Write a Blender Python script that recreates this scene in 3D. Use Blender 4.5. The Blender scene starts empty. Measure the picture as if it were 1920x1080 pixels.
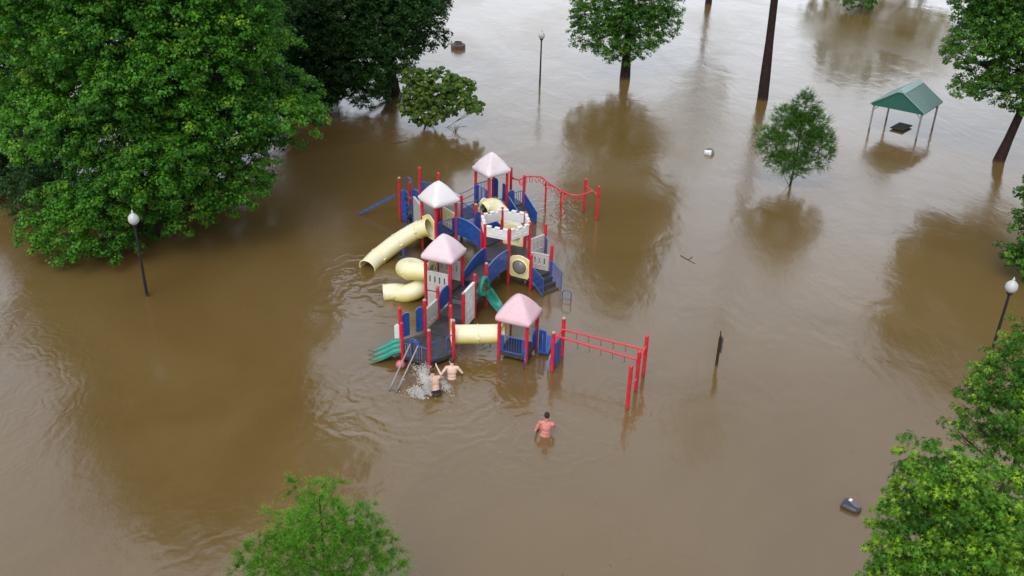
import bpy, bmesh, math, random
import numpy as np
from mathutils import Vector, Matrix, Quaternion
R = math.radians
scene = bpy.context.scene
COL = scene.collection

# ------------------------------------------------------------------ camera
CAM_H = 18.5; FPX = 1824.0
TH = R(28.5); RO = R(1.59)
_fw = Vector((0, math.cos(TH), -math.sin(TH)))
_rt0 = Vector((1, 0, 0)); _up0 = _rt0.cross(_fw)
_rt = _rt0*math.cos(RO) + _up0*math.sin(RO)
_up = -_rt0*math.sin(RO) + _up0*math.cos(RO)
cd = bpy.data.cameras.new('camera'); cam = bpy.data.objects.new('camera', cd); COL.objects.link(cam)
cd.sensor_width = 36; cd.lens = FPX/1920*36; cd.clip_start = .1; cd.clip_end = 2000
cam.matrix_world = Matrix(((_rt.x, _up.x, -_fw.x, 0), (_rt.y, _up.y, -_fw.y, 0), (_rt.z, _up.z, -_fw.z, CAM_H), (0, 0, 0, 1)))
scene.camera = cam
# ------------------------------------------------------------------ sky and light
SKY_NORTH = 2.4
world = bpy.data.worlds.new("World"); scene.world = world; world.use_nodes = True
nt = world.node_tree; nt.nodes.clear()
def wn(t): return nt.nodes.new(t)
out = wn('ShaderNodeOutputWorld'); bg = wn('ShaderNodeBackground')
sky = wn('ShaderNodeTexSky'); sky.sky_type = 'NISHITA'; sky.sun_disc = False
SUN_EL = R(52); SUN_AZ = R(200)
sky.sun_elevation = SUN_EL; sky.sun_rotation = SUN_AZ; sky.air_density = 1.0; sky.dust_density = 3.0; sky.ozone_density = 1.0
hs = wn('ShaderNodeHueSaturation'); hs.inputs['Saturation'].default_value = .35
tc = wn('ShaderNodeTexCoord'); mp = wn('ShaderNodeMapping'); mp.inputs['Scale'].default_value = (1, 1, 2.6)
nz = wn('ShaderNodeTexNoise'); nz.inputs['Scale'].default_value = 2.2; nz.inputs['Detail'].default_value = 5
mr = wn('ShaderNodeMapRange'); mr.inputs['From Min'].default_value = .3; mr.inputs['From Max'].default_value = .7
mr.inputs['To Min'].default_value = .78; mr.inputs['To Max'].default_value = 1.22
mx = wn('ShaderNodeVectorMath'); mx.operation = 'SCALE'
L = nt.links.new
L(sky.outputs[0], hs.inputs['Color']); L(tc.outputs['Generated'], mp.inputs[0]); L(mp.outputs[0], nz.inputs['Vector'])
# the overcast is thinner, so brighter, low over the far (north) side
sx = wn('ShaderNodeSeparateXYZ'); L(tc.outputs['Generated'], sx.inputs[0])
m1 = wn('ShaderNodeMapRange'); m1.interpolation_type = 'SMOOTHSTEP'; m1.inputs['From Min'].default_value = -.3; m1.inputs['From Max'].default_value = .75
m1.inputs['To Min'].default_value = 1.0; m1.inputs['To Max'].default_value = SKY_NORTH; L(sx.outputs['Y'], m1.inputs[0])
m2 = wn('ShaderNodeMath'); m2.operation = 'MULTIPLY'; L(m1.outputs[0], m2.inputs[0]); L(mr.outputs[0], m2.inputs[1])
L(nz.outputs[0], mr.inputs[0]); L(hs.outputs[0], mx.inputs[0]); L(m2.outputs[0], mx.inputs['Scale'])
L(mx.outputs[0], bg.inputs[0]); bg.inputs[1].default_value = .15; L(bg.outputs[0], out.inputs[0])
sd = bpy.data.lights.new('sun', 'SUN'); sd.energy = .5; sd.angle = R(40); sd.color = (1, .97, .93)
sun = bpy.data.objects.new('sun', sd); COL.objects.link(sun)
_sv = Vector((math.sin(SUN_AZ)*math.cos(SUN_EL), math.cos(SUN_AZ)*math.cos(SUN_EL), math.sin(SUN_EL)))
sun.rotation_euler = _sv.to_track_quat('Z', 'Y').to_euler()
vs = scene.view_settings; vs.view_transform = 'Standard'; vs.look = 'None'; vs.gamma = 1; vs.exposure = 0.42

# ------------------------------------------------------------------ helpers
def at(px, py, z=0.0):
    """world point at height z under a pixel of the 1920x1080 photograph"""
    d = _fw*FPX + _rt*(px-960) + _up*(540-py); t = (z-CAM_H)/d.z
    return Vector((0, 0, CAM_H)) + d*t
def atY(px, py, Y):
    d = _fw*FPX + _rt*(px-960) + _up*(540-py); return Vector((0, 0, CAM_H)) + d*(Y/d.y)
_ang = R(-21); GU = Vector((math.cos(_ang), math.sin(_ang), 0)); GV = Vector((-math.sin(_ang), math.cos(_ang), 0))
GO = Vector((-.4, 28.86, 0)); GS = 1.02
def G(a, b, z=0.0): return GO + GU*(a*GS) + GV*(b*GS) + Vector((0, 0, z))
def W3(p): return Vector(p)

def mat(name, col, rough=.5, spec=.5, bump=0, bscale=20, var=0, vscale=3, vcol=None, metal=0, trans=0, mud=True):
    m = bpy.data.materials.new(name); m.use_nodes = True; t = m.node_tree; b = t.nodes['Principled BSDF']
    b.inputs['Base Color'].default_value = (*col, 1); b.inputs['Roughness'].default_value = rough
    b.inputs['Specular IOR Level'].default_value = spec; b.inputs['Metallic'].default_value = metal
    c = t.nodes.new('ShaderNodeTexCoord')
    if var:
        n = t.nodes.new('ShaderNodeTexNoise'); n.inputs['Scale'].default_value = vscale; n.inputs['Detail'].default_value = 6; n.inputs['Roughness'].default_value = .65
        t.links.new(c.outputs['Object'], n.inputs['Vector'])
        r = t.nodes.new('ShaderNodeMapRange'); r.inputs['From Min'].default_value = .42; r.inputs['From Max'].default_value = .68
        t.links.new(n.outputs[0], r.inputs[0]); r.inputs['To Max'].default_value = var
        x = t.nodes.new('ShaderNodeMix'); x.data_type = 'RGBA'; x.inputs[6].default_value = (*col, 1)
        x.inputs[7].default_value = (*(vcol or [k*.6 for k in col]), 1)
        t.links.new(r.outputs[0], x.inputs[0]); t.links.new(x.outputs[2], b.inputs['Base Color'])
    if mud:
        src = b.inputs['Base Color'].links[0].from_socket if b.inputs['Base Color'].is_linked else None
        g = t.nodes.new('ShaderNodeNewGeometry'); sp = t.nodes.new('ShaderNodeSeparateXYZ'); t.links.new(g.outputs['Position'], sp.inputs[0])
        n3 = t.nodes.new('ShaderNodeTexNoise'); n3.inputs['Scale'].default_value = 7; n3.inputs['Detail'].default_value = 5; t.links.new(c.outputs['Object'], n3.inputs['Vector'])
        ad = t.nodes.new('ShaderNodeMath'); ad.operation = 'MULTIPLY_ADD'; ad.inputs[1].default_value = -.22; t.links.new(n3.outputs[0], ad.inputs[0]); t.links.new(sp.outputs['Z'], ad.inputs[2])
        r3 = t.nodes.new('ShaderNodeMapRange'); r3.inputs['From Min'].default_value = -.12; r3.inputs['From Max'].default_value = .07; r3.inputs['To Min'].default_value = .85; r3.inputs['To Max'].default_value = 0; t.links.new(ad.outputs[0], r3.inputs[0])
        x3 = t.nodes.new('ShaderNodeMix'); x3.data_type = 'RGBA'; x3.inputs[6].default_value = (*col, 1); x3.inputs[7].default_value = (.10, .062, .025, 1)
        if src: t.links.new(src, x3.inputs[6])
        t.links.new(r3.outputs[0], x3.inputs[0]); t.links.new(x3.outputs[2], b.inputs['Base Color'])
    if bump:
        n2 = t.nodes.new('ShaderNodeTexNoise'); n2.inputs['Scale'].default_value = bscale; n2.inputs['Detail'].default_value = 4
        t.links.new(c.outputs['Object'], n2.inputs['Vector'])
        bp = t.nodes.new('ShaderNodeBump'); bp.inputs['Strength'].default_value = bump; bp.inputs['Distance'].default_value = .02
        t.links.new(n2.outputs[0], bp.inputs['Height']); t.links.new(bp.outputs[0], b.inputs['Normal'])
    return m

M = {}
M['red'] = mat('red_paint', (.56, .012, .03), .35, .5, var=.5, vscale=2.5, vcol=(.62, .06, .08))
M['redtube'] = mat('red_tube', (.62, .03, .05), .35, .5)
M['cap'] = mat('cap_plastic', (.35, .33, .32), .6)
M['purple'] = mat('purple_paint', (.13, .05, .34), .4)
M['blue'] = mat('blue_plastic', (.012, .065, .30), .38, .5, var=.6, vscale=3, vcol=(.04, .12, .36))
M['bluebar'] = mat('blue_coated_steel', (.03, .10, .38), .35)
M['bluepale'] = mat('pale_blue_plastic', (.12, .24, .50), .4, var=.4)
M['grey'] = mat('light_grey_plastic', (.50, .49, .47), .5, .4, var=.6, vscale=2.5, vcol=(.38, .37, .34))
M['white'] = mat('white_plastic', (.74, .74, .73), .5, .4, var=.5, vscale=3, vcol=(.58, .57, .54))
M['deck'] = mat('coated_deck', (.035, .036, .042), .45, .5, bump=.4, bscale=60, var=.8, vscale=4, vcol=(.075, .072, .07))
M['riser'] = mat('grey_riser', (.13, .15, .16), .5)
M['green'] = mat('green_slide_plastic', (.008, .20, .14), .32, .5, var=.5, vscale=3, vcol=(.03, .28, .21))
M['steel'] = mat('galvanised_steel', (.33, .33, .34), .4, metal=.4)
M['hook'] = mat('dark_steel', (.09, .09, .08), .5)
M['roofw'] = mat('faded_white_roof_plastic', (.74, .73, .735), .5, .4, var=.5, vscale=1.6, vcol=(.72, .66, .68))
M['roofw2'] = mat('faded_pinkish_white_roof_plastic', (.74, .68, .70), .5, .4, var=.8, vscale=1.4, vcol=(.62, .46, .51))
M['roofp'] = mat('faded_pink_roof_plastic', (.73, .57, .62), .5, .4, var=.7, vscale=1.6, vcol=(.60, .42, .48))
M['roofp2'] = mat('pink_roof_plastic', (.71, .49, .545), .5, .4, bump=.5, bscale=40, var=.8, vscale=9, vcol=(.66, .41, .47))
M['dkpanel'] = mat('dark_inside', (.06, .03, .02), .6)
# sun-bleached yellow: paler on the faces that look up
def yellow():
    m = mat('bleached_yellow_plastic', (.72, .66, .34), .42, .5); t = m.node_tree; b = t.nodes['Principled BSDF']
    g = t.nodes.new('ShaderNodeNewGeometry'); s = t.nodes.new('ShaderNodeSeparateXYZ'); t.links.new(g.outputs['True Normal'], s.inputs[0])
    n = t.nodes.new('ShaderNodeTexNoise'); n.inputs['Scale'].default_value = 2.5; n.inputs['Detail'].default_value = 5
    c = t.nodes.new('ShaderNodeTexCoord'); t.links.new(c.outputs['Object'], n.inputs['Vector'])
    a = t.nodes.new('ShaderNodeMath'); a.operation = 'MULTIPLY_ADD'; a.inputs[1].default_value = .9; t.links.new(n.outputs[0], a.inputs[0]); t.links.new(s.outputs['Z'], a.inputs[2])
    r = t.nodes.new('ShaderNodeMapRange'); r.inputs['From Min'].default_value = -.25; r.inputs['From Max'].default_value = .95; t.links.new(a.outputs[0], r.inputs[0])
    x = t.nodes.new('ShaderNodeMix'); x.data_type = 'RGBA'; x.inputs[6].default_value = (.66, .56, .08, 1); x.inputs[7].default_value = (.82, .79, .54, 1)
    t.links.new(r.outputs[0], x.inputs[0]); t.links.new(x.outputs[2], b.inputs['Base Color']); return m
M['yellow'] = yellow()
M['bark'] = mat('bark', (.045, .032, .026), .9, .2, bump=.8, bscale=12, var=.8, vscale=6, vcol=(.085, .07, .06))
M['darkbark'] = mat('dark_wet_bark', (.022, .013, .012), .9, .2, bump=1, bscale=8, var=.7, vscale=5, vcol=(.05, .03, .028))
M['lamp_black'] = mat('black_paint', (.012, .013, .016), .4)
M['globe'] = mat('frosted_globe', (.46, .48, .49), .3, .6)
M['roofgreen'] = mat('green_metal_roof', (.045, .145, .125), .4, .5, var=.5, vscale=1.5, vcol=(.08, .20, .175))
M['roofgreend'] = mat('dark_green_gable_metal', (.02, .115, .09), .4)
M['ridge'] = mat('pale_green_ridge_cap', (.26, .38, .36), .4)
M['tabletop'] = mat('dark_green_table', (.008, .040, .036), .85, .2)
M['galv'] = mat('galvanised_post', (.30, .32, .34), .5, metal=.3)
M['skin'] = mat('fair_skin', (.74, .53, .45), .5, .4, var=.5, vscale=5, vcol=(.72, .45, .37), mud=False)
M['skin2'] = mat('flushed_skin', (.70, .44, .35), .5, .4, var=.8, vscale=4, vcol=(.62, .28, .22), mud=False)
M['skin3'] = mat('sunburnt_skin', (.60, .25, .21), .5, .4, var=.9, vscale=4, vcol=(.48, .13, .11), mud=False)
M['hair'] = mat('brown_hair', (.030, .018, .012), .7, .3, bump=.6, bscale=60)
M['hair2'] = mat('light_brown_hair', (.07, .038, .022), .7, .3, bump=.6, bscale=60)
M['black'] = mat('black_cloth', (.008, .008, .010), .8)
M['drum'] = mat('rusty_brown_steel', (.09, .05, .045), .6, var=.8, vscale=4, vcol=(.14, .12, .12))
M['plasticdark'] = mat('dark_bluish_plastic', (.025, .035, .05), .35, .5, var=.5)
M['plasticgrey'] = mat('grey_lid_plastic', (.11, .115, .135), .4)
M['paper'] = mat('white_film', (.72, .78, .82), .4)
M['wood'] = mat('wet_dark_wood', (.035, .022, .010), .8, .3, bump=.6, bscale=20)
M['stick'] = mat('floating_wood', (.045, .032, .02), .7)
M['redball'] = mat('faded_red_plastic', (.55, .12, .13), .4, var=.6, vscale=5, vcol=(.6, .3, .3))
M['foam'] = mat('white_water', (.9, .9, .88), .5, .5, mud=False)
_t = M['foam'].node_tree; _tr = _t.nodes.new('ShaderNodeBsdfTranslucent'); _tr.inputs[0].default_value = (.95, .95, .93, 1); _mx = _t.nodes.new('ShaderNodeMixShader'); _mx.inputs[0].default_value = .5
_t.nodes['Principled BSDF'].inputs['Base Color'].default_value = (.95, .95, .93, 1)
_t.links.new(_t.nodes['Principled BSDF'].outputs[0], _mx.inputs[1]); _t.links.new(_tr.outputs[0], _mx.inputs[2]); _t.links.new(_mx.outputs[0], _t.nodes['Material Output'].inputs[0])
M['silver'] = mat('reflective_sticker', (.75, .76, .75), .3)

class MB:
    def __init__(s): s.v = []; s.f = []; s.m = []; s.smooth = []
    def add(s, vs, fs, mi=0, sm=False):
        o = len(s.v); s.v += [tuple(v) for v in vs]; s.f += [tuple(i+o for i in f) for f in fs]
        s.m += [mi]*len(fs); s.smooth += [sm]*len(fs); return s
    def box(s, c, size, ax=None, mi=0):
        c = Vector(c); X, Y, Z = ax or (Vector((1, 0, 0)), Vector((0, 1, 0)), Vector((0, 0, 1)))
        vs = [c + X*(size[0]/2*i) + Y*(size[1]/2*j) + Z*(size[2]/2*k) for i in (-1, 1) for j in (-1, 1) for k in (-1, 1)]
        return s.add(vs, [(0, 1, 3, 2), (4, 6, 7, 5), (0, 4, 5, 1), (2, 3, 7, 6), (0, 2, 6, 4), (1, 5, 7, 3)], mi)
    def bar(s, p, q, w, h, mi=0):
        p = Vector(p); q = Vector(q); X = (q-p); l = X.length; X.normalize()
        Z = Vector((0, 0, 1)) if abs(X.z) < .98 else Vector((0, 1, 0))
        Y = Z.cross(X).normalized(); Z = X.cross(Y)
        return s.box((p+q)/2, (l, w, h), (X, Y, Z), mi)
    def tube(s, pts, r, seg=10, cap=True, mi=0, closed=False, flip=False):
        pts = [Vector(p) for p in pts]; n = len(pts); rr = r if hasattr(r, '__len__') else [r]*n
        o = len(s.v); N = None; rings = []
        for i, p in enumerate(pts):
            if closed: T = pts[(i+1) % n]-pts[i-1]
            else: T = pts[min(i+1, n-1)]-pts[max(i-1, 0)]
            T = T.normalized()
            if N is None:
                N = T.orthogonal().normalized()
                if abs(T.z) < .9: N = (Vector((0, 0, 1)) - T*T.z).normalized()
            else: N = (N - T*N.dot(T)).normalized()
            B = T.cross(N)
            rings.append([p + N*(math.cos(2*math.pi*k/seg)*rr[i]) + B*(math.sin(2*math.pi*k/seg)*rr[i]) for k in range(seg)])
        vs = [v for g in rings for v in g]; fs = []
        for i in range(n if closed else n-1):
            j = (i+1) % n
            for k in range(seg):
                f = (i*seg+k, i*seg+(k+1) % seg, j*seg+(k+1) % seg, j*seg+k)
                fs.append(f[::-1] if flip else f)
        s.add(vs, fs, mi, True)
        if cap and not closed:
            s.add(rings[0], [tuple(range(seg))[::-1]], mi); s.add(rings[-1], [tuple(range(seg))], mi)
        return s
    def prism(s, pts, z0, z1, mi=0):
        n = len(pts); vs = [(p[0], p[1], z0) for p in pts] + [(p[0], p[1], z1) for p in pts]
        fs = [tuple(range(n))[::-1], tuple(range(n, 2*n))] + [(i, (i+1) % n, n+(i+1) % n, n+i) for i in range(n)]
        return s.add(vs, fs, mi)
    def outline(s, p, q, prof, t, holes=(), mi=0):
        """panel in the vertical plane p-q (xy); prof = closed list of (u 0..1, z); thickness t"""
        p = Vector((p[0], p[1], 0)); q = Vector((q[0], q[1], 0)); d = q-p; nrm = Vector((-d.y, d.x, 0)).normalized()
        n = len(prof)
        A = [p + d*u + Vector((0, 0, z)) + nrm*(t/2) for u, z in prof]; B = [v - nrm*t for v in A]
        return s.add(A+B, [tuple(range(n)), tuple(range(n, 2*n))[::-1]] + [(i, n+i, n+(i+1) % n, (i+1) % n) for i in range(n)], mi)
    def slots(s, p, q, z0, z1, t, sl=(), mi=0):
        """panel with rectangular openings sl = (u0,u1,zf0,zf1) fractions"""
        p = Vector((p[0], p[1], 0)); q = Vector((q[0], q[1], 0)); d = q-p; nrm = Vector((-d.y, d.x, 0)).normalized()
        us = sorted({0., 1.} | {x for a in sl for x in a[:2]}); zs = sorted({0., 1.} | {x for a in sl for x in a[2:]})
        def solid(i, j):
            if i < 0 or j < 0 or i >= len(us)-1 or j >= len(zs)-1: return False
            u = (us[i]+us[i+1])/2; z = (zs[j]+zs[j+1])/2
            return not any(a[0] < u < a[1] and a[2] < z < a[3] for a in sl)
        P = lambda u, z, k: p + d*u + Vector((0, 0, z0+(z1-z0)*z)) + nrm*(t/2*k)
        for i in range(len(us)-1):
            for j in range(len(zs)-1):
                if not solid(i, j): continue
                a, b, c, e = us[i], us[i+1], zs[j], zs[j+1]
                s.add([P(a, c, -1), P(b, c, -1), P(b, e, -1), P(a, e, -1)], [(0, 1, 2, 3)], mi)
                s.add([P(a, c, 1), P(b, c, 1), P(b, e, 1), P(a, e, 1)], [(3, 2, 1, 0)], mi)
                if not solid(i-1, j): s.add([P(a, c, -1), P(a, e, -1), P(a, e, 1), P(a, c, 1)], [(0, 1, 2, 3)], mi)
                if not solid(i+1, j): s.add([P(b, c, -1), P(b, c, 1), P(b, e, 1), P(b, e, -1)], [(0, 1, 2, 3)], mi)
                if not solid(i, j-1): s.add([P(a, c, -1), P(a, c, 1), P(b, c, 1), P(b, c, -1)], [(0, 1, 2, 3)], mi)
                if not solid(i, j+1): s.add([P(a, e, -1), P(b, e, -1), P(b, e, 1), P(a, e, 1)], [(0, 1, 2, 3)], mi)
        return s
    def holed(s, p, q, z0, z1, t, r, cu=.5, cz=None, top=None, mi=0, seg=32):
        """rectangular panel with a round hole; top(u)-> extra height of the top edge"""
        p = Vector((p[0], p[1], 0)); q = Vector((q[0], q[1], 0)); d = q-p; W = d.length; nrm = Vector((-d.y, d.x, 0)).normalized(); X = d.normalized()
        cz = cz if cz is not None else (z0+z1)/2; cx = cu*W
        inn, outr = [], []
        for k in range(seg):
            a = 2*math.pi*(k+.5)/seg; ca, sa = math.cos(a), math.sin(a)
            inn.append((cx+r*ca, cz+r*sa))
            tx = ((W-cx) if ca > 0 else cx)/max(abs(ca), 1e-6); tz = ((z1-cz) if sa > 0 else (cz-z0))/max(abs(sa), 1e-6)
            tt = min(tx, tz); x, z = cx+tt*ca, cz+tt*sa
            if top and z > z1-1e-3: z += top(x/W)
            outr.append((x, z))
        for nm in (1, -1):
            vs = [p+X*x+Vector((0, 0, z))+nrm*(nm*t/2) for x, z in inn+outr]
            s.add(vs, [((k, seg+k, seg+(k+1) % seg, (k+1) % seg) if nm < 0 else (k, (k+1) % seg, seg+(k+1) % seg, seg+k)) for k in range(seg)], mi)
        for ring in (inn, outr):
            vs = [p+X*x+Vector((0, 0, z))+nrm*(nm*t/2) for nm in (1, -1) for x, z in ring]
            s.add(vs, [(k, (k+1) % seg, seg+(k+1) % seg, seg+k) for k in range(seg)], mi)
        return s
    def ellip(s, c, r, seg=16, rings=10, mi=0, ax=None):
        c = Vector(c); X, Y, Z = ax or (Vector((1, 0, 0)), Vector((0, 1, 0)), Vector((0, 0, 1)))
        vs = [c+Z*r[2]]
        for i in range(1, rings):
            a = math.pi*i/rings
            for k in range(seg):
                b = 2*math.pi*k/seg; vs.append(c + X*(r[0]*math.sin(a)*math.cos(b)) + Y*(r[1]*math.sin(a)*math.sin(b)) + Z*(r[2]*math.cos(a)))
        vs.append(c-Z*r[2]); fs = [(0, 1+k, 1+(k+1) % seg) for k in range(seg)]
        for i in range(rings-2):
            for k in range(seg):
                fs.append((1+i*seg+k, 1+(i+1)*seg+k, 1+(i+1)*seg+(k+1) % seg, 1+i*seg+(k+1) % seg))
        n = len(vs)-1; b = 1+(rings-2)*seg
        fs += [(n, b+(k+1) % seg, b+k) for k in range(seg)]
        return s.add(vs, fs, mi, True)
    def build(s, name, mats, parent=None, bevel=0, label=None):
        me = bpy.data.meshes.new(name)
        org = Vector((0, 0, 0))
        if parent is not None: org = Vector(parent.get('_org', (0, 0, 0)))
        me.from_pydata([tuple(Vector(v)-org) for v in s.v], [], s.f)
        for m in (mats if isinstance(mats, (list, tuple)) else [mats]): me.materials.append(m)
        me.polygons.foreach_set('material_index', s.m); me.polygons.foreach_set('use_smooth', s.smooth)
        bm = bmesh.new(); bm.from_mesh(me); bmesh.ops.recalc_face_normals(bm, faces=bm.faces); bm.to_mesh(me); bm.free()
        o = bpy.data.objects.new(name, me); COL.objects.link(o)
        if parent is not None: o.parent = parent; o['_org'] = tuple(org)
        if bevel:
            b = o.modifiers.new('bevel', 'BEVEL'); b.width = bevel; b.segments = 2; b.limit_method = 'ANGLE'
        if label: o['label'] = label
        return o

def tag(o, label, cat, group=None, kind=None):
    if label: o['label'] = label
    if cat: o['category'] = cat
    if group: o['group'] = group
    if kind: o['kind'] = kind
    return o
def thing(name, loc, label, cat, group=None):
    o = bpy.data.objects.new(name, None); COL.objects.link(o); o.location = loc; o['_org'] = tuple(loc); o.empty_display_size = .3
    return tag(o, label, cat, group)
def lerp(p, q, t): return Vector(p)*(1-t)+Vector(q)*t
def bez(pts, n=24):
    """catmull-rom through points"""
    pts = [Vector(p) for p in pts]; P = [pts[0]*2-pts[1]] + pts + [pts[-1]*2-pts[-2]]; o = []
    for i in range(1, len(P)-2):
        for k in range(n):
            t = k/n; a, b, c, d = P[i-1:i+3]
            o.append(.5*((2*b)+(c-a)*t+(2*a-5*b+4*c-d)*t*t+(3*b-a-3*c+d)*t**3))
    o.append(pts[-1]); return o

# ------------------------------------------------------------------ the flood water and the sunken ground
def water_material():
    m = bpy.data.materials.new('muddy_flood_water'); m.use_nodes = True; t = m.node_tree; b = t.nodes['Principled BSDF']
    ln = t.links.new; N = t.nodes.new
    c = N('ShaderNodeTexCoord')
    def noise(scale, detail, sc=(1, 1, 1), rough=.5, rot=0, dist=0):
        p = N('ShaderNodeMapping'); p.inputs['Scale'].default_value = sc; p.inputs['Rotation'].default_value = (0, 0, rot)
        n = N('ShaderNodeTexNoise'); n.inputs['Scale'].default_value = scale; n.inputs['Detail'].default_value = detail; n.inputs['Roughness'].default_value = rough
        n.inputs['Distortion'].default_value = dist
        ln(c.outputs['Object'], p.inputs[0]); ln(p.outputs[0], n.inputs['Vector']); return n.outputs[0]
    def math_(op, a, bb=None, cc=None):
        k = N('ShaderNodeMath'); k.operation = op
        for i, x in enumerate((a, bb, cc)):
            if x is None: continue
            if isinstance(x, (int, float)): k.inputs[i].default_value = x
            else: ln(x, k.inputs[i])
        return k.outputs[0]
    def rng(a, f0, f1, t0, t1):
        k = N('ShaderNodeMapRange'); k.interpolation_type = 'SMOOTHSTEP'; ln(a, k.inputs[0])
        for i, x in zip((1, 2, 3, 4), (f0, f1, t0, t1)): k.inputs[i].default_value = x
        return k.outputs[0]
    # silt in suspension
    silt = noise(.09, 6, rough=.6, dist=1.2)
    x = N('ShaderNodeMix'); x.data_type = 'RGBA'; x.inputs[6].default_value = WCOL1; x.inputs[7].default_value = WCOL2
    ln(rng(silt, .35, .65, 0, 1), x.inputs[0]); ln(x.outputs[2], b.inputs['Base Color'])
    b.inputs['IOR'].default_value = WIOR; b.inputs['Specular IOR Level'].default_value = .5
    gust = rng(noise(.12, 4, (1, .5, 1), dist=.8), .40, .66, 0, 1)
    ln(rng(gust, 0, 1, .12, .22), b.inputs['Roughness'])
    swell = noise(.55, 3, (1, .6, 1), rot=.3, dist=.4)
    fine = noise(3.2, 4, (1, .45, 1), rough=.6)
    micro = noise(11, 3, (1, .6, 1), rot=.5, rough=.6)
    h = math_('MULTIPLY', swell, .036)
    h = math_('ADD', h, math_('MULTIPLY', fine, math_('MULTIPLY_ADD', gust, .008, .004)))
    h = math_('ADD', h, math_('MULTIPLY', micro, math_('MULTIPLY_ADD', gust, .002, .0011)))
    # rings spreading from the bathers, the slide mouths and the posts
    def rings(p, wl, amp, r0, r1, ph=0):
        d = N('ShaderNodeVectorMath'); d.operation = 'DISTANCE'; ln(warp.outputs[0], d.inputs[0]); d.inputs[1].default_value = (p[0], p[1], 0)
        s_ = math_('SINE', math_('MULTIPLY_ADD', d.outputs['Value'], 2*math.pi/wl, ph))
        e = math_('MULTIPLY', rng(d.outputs['Value'], r0, r1, 1, 0), rng(d.outputs['Value'], 0, r0*.6+.2, .3, 1))
        return math_('MULTIPLY', math_('MULTIPLY', s_, e), amp*.34)
    wnz = N('ShaderNodeTexNoise'); wnz.inputs['Scale'].default_value = .9; wnz.inputs['Detail'].default_value = 3; ln(c.outputs['Object'], wnz.inputs['Vector'])
    ws = N('ShaderNodeVectorMath'); ws.operation = 'MULTIPLY_ADD'; ln(wnz.outputs['Color'], ws.inputs[0]); ws.inputs[1].default_value = (2.3, 2.3, 0); ln(c.outputs['Object'], ws.inputs[2])
    warp = N('ShaderNodeVectorMath'); warp.operation = 'SUBTRACT'; ln(ws.outputs[0], warp.inputs[0]); warp.inputs[1].default_value = (1.15, 1.15, 0)
    for p, wl, amp, r0, r1, ph in ((at(815, 738), .62, .016, 1.0, 5.2, 0), (at(845, 712), .5, .010, .8, 3.2, 1), (at(1022, 820), .55, .009, .6, 3.4, .5),
                                   (at(728, 545), .8, .013, 1.0, 5.5, 2), (at(690, 500), .8, .009, .8, 4.2, .3), (at(1040, 400), .5, .008, .8, 3.2, 0),
                                   (at(905, 660), .45, .010, .6, 3.0, 0), (at(1183, 760), .5, .005, .6, 2.5, 0), (at(640, 860), 1.1, .011, 2.2, 6.5, 1), (at(-200, 760), .42, .003, 5.0, 10.0, 1), (at(520, 1180), .7, .004, 3.0, 8.0, 2)):
        h = math_('ADD', h, rings(p, wl, amp, r0, r1, ph))
    bp = N('ShaderNodeBump'); bp.inputs['Strength'].default_value = 1; bp.inputs['Distance'].default_value = 1.0
    ln(h, bp.inputs['Height']); ln(bp.outputs[0], b.inputs['Normal'])
    return m
WCOL1 = (.130, .080, .025, 1); WCOL2 = (.150, .096, .034, 1); WIOR = 1.7
w = MB(); n = 40
w.add([(-700+1400*i/n, -300+1400*j/n, 0) for j in range(n+1) for i in range(n+1)], [(j*(n+1)+i, j*(n+1)+i+1, (j+1)*(n+1)+i+1, (j+1)*(n+1)+i) for j in range(n) for i in range(n)])
tag(w.build('flood_water', water_material()), 'still brown muddy flood water covering the whole park', None, kind='structure')
g_ = MB(); g_.add([(-700, -300, -.88), (700, -300, -.88), (700, 1100, -.88), (-700, 1100, -.88)], [(0, 1, 2, 3)])
tag(g_.build('ground', mat('park_soil', (.09, .07, .04), .9)), 'park ground lying under the flood water', None, kind='structure')

# ------------------------------------------------------------------ the big play structure
PS = thing('play_structure', G(-2.3, 4, 0), 'large red, blue and yellow playground structure of linked towers standing in the flood', 'playground')
PR = .063
def post(a, b, top, parent=PS, sleeve=None, cap=True, xy=None, r=PR):
    p = G(a, b) if xy is None else Vector(xy)
    m = MB(); m.tube([(p.x, p.y, -.85), (p.x, p.y, top)], r, 14)
    m.tube([(p.x, p.y, top-.42), (p.x, p.y, top-.36)], r+.010, 14)
    o = m.build('post', M['red'], parent)
    if cap:
        c = MB(); c.tube([(p.x, p.y, top+.002), (p.x, p.y, top+.03), (p.x, p.y, top+.055)], [r+.004, r*.9, r*.45], 14); c.build('cap', M['red' if cap == 1 else 'cap'], o)
    if sleeve:
        c = MB(); c.tube([(p.x, p.y, sleeve[0]), (p.x, p.y, sleeve[1])], r+.006, 14); c.build('sleeve', M['purple'], o)
    return o
def deck(pts, z, parent=PS):
    m = MB(); P = [G(a, b) for a, b in pts]; c = sum(P, Vector())/len(P)
    m.prism([c+(p-c)*.995 for p in P], z-.05, z)
    for i in range(len(P)):
        p, q = P[i], P[(i+1) % len(P)]; p = c+(p-c)*.96; q = c+(q-c)*.96
        m.bar((p.x, p.y, z-.10), (q.x, q.y, z-.10), .05, .09)
    return m.build('deck', M['deck'], parent)
def inset(A, B, g=.08, off=0):
    p, q = G(*A), G(*B); d = (q-p).normalized(); n_ = Vector((-d.y, d.x, 0)); return p+d*g+n_*off, q-d*g+n_*off
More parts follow.
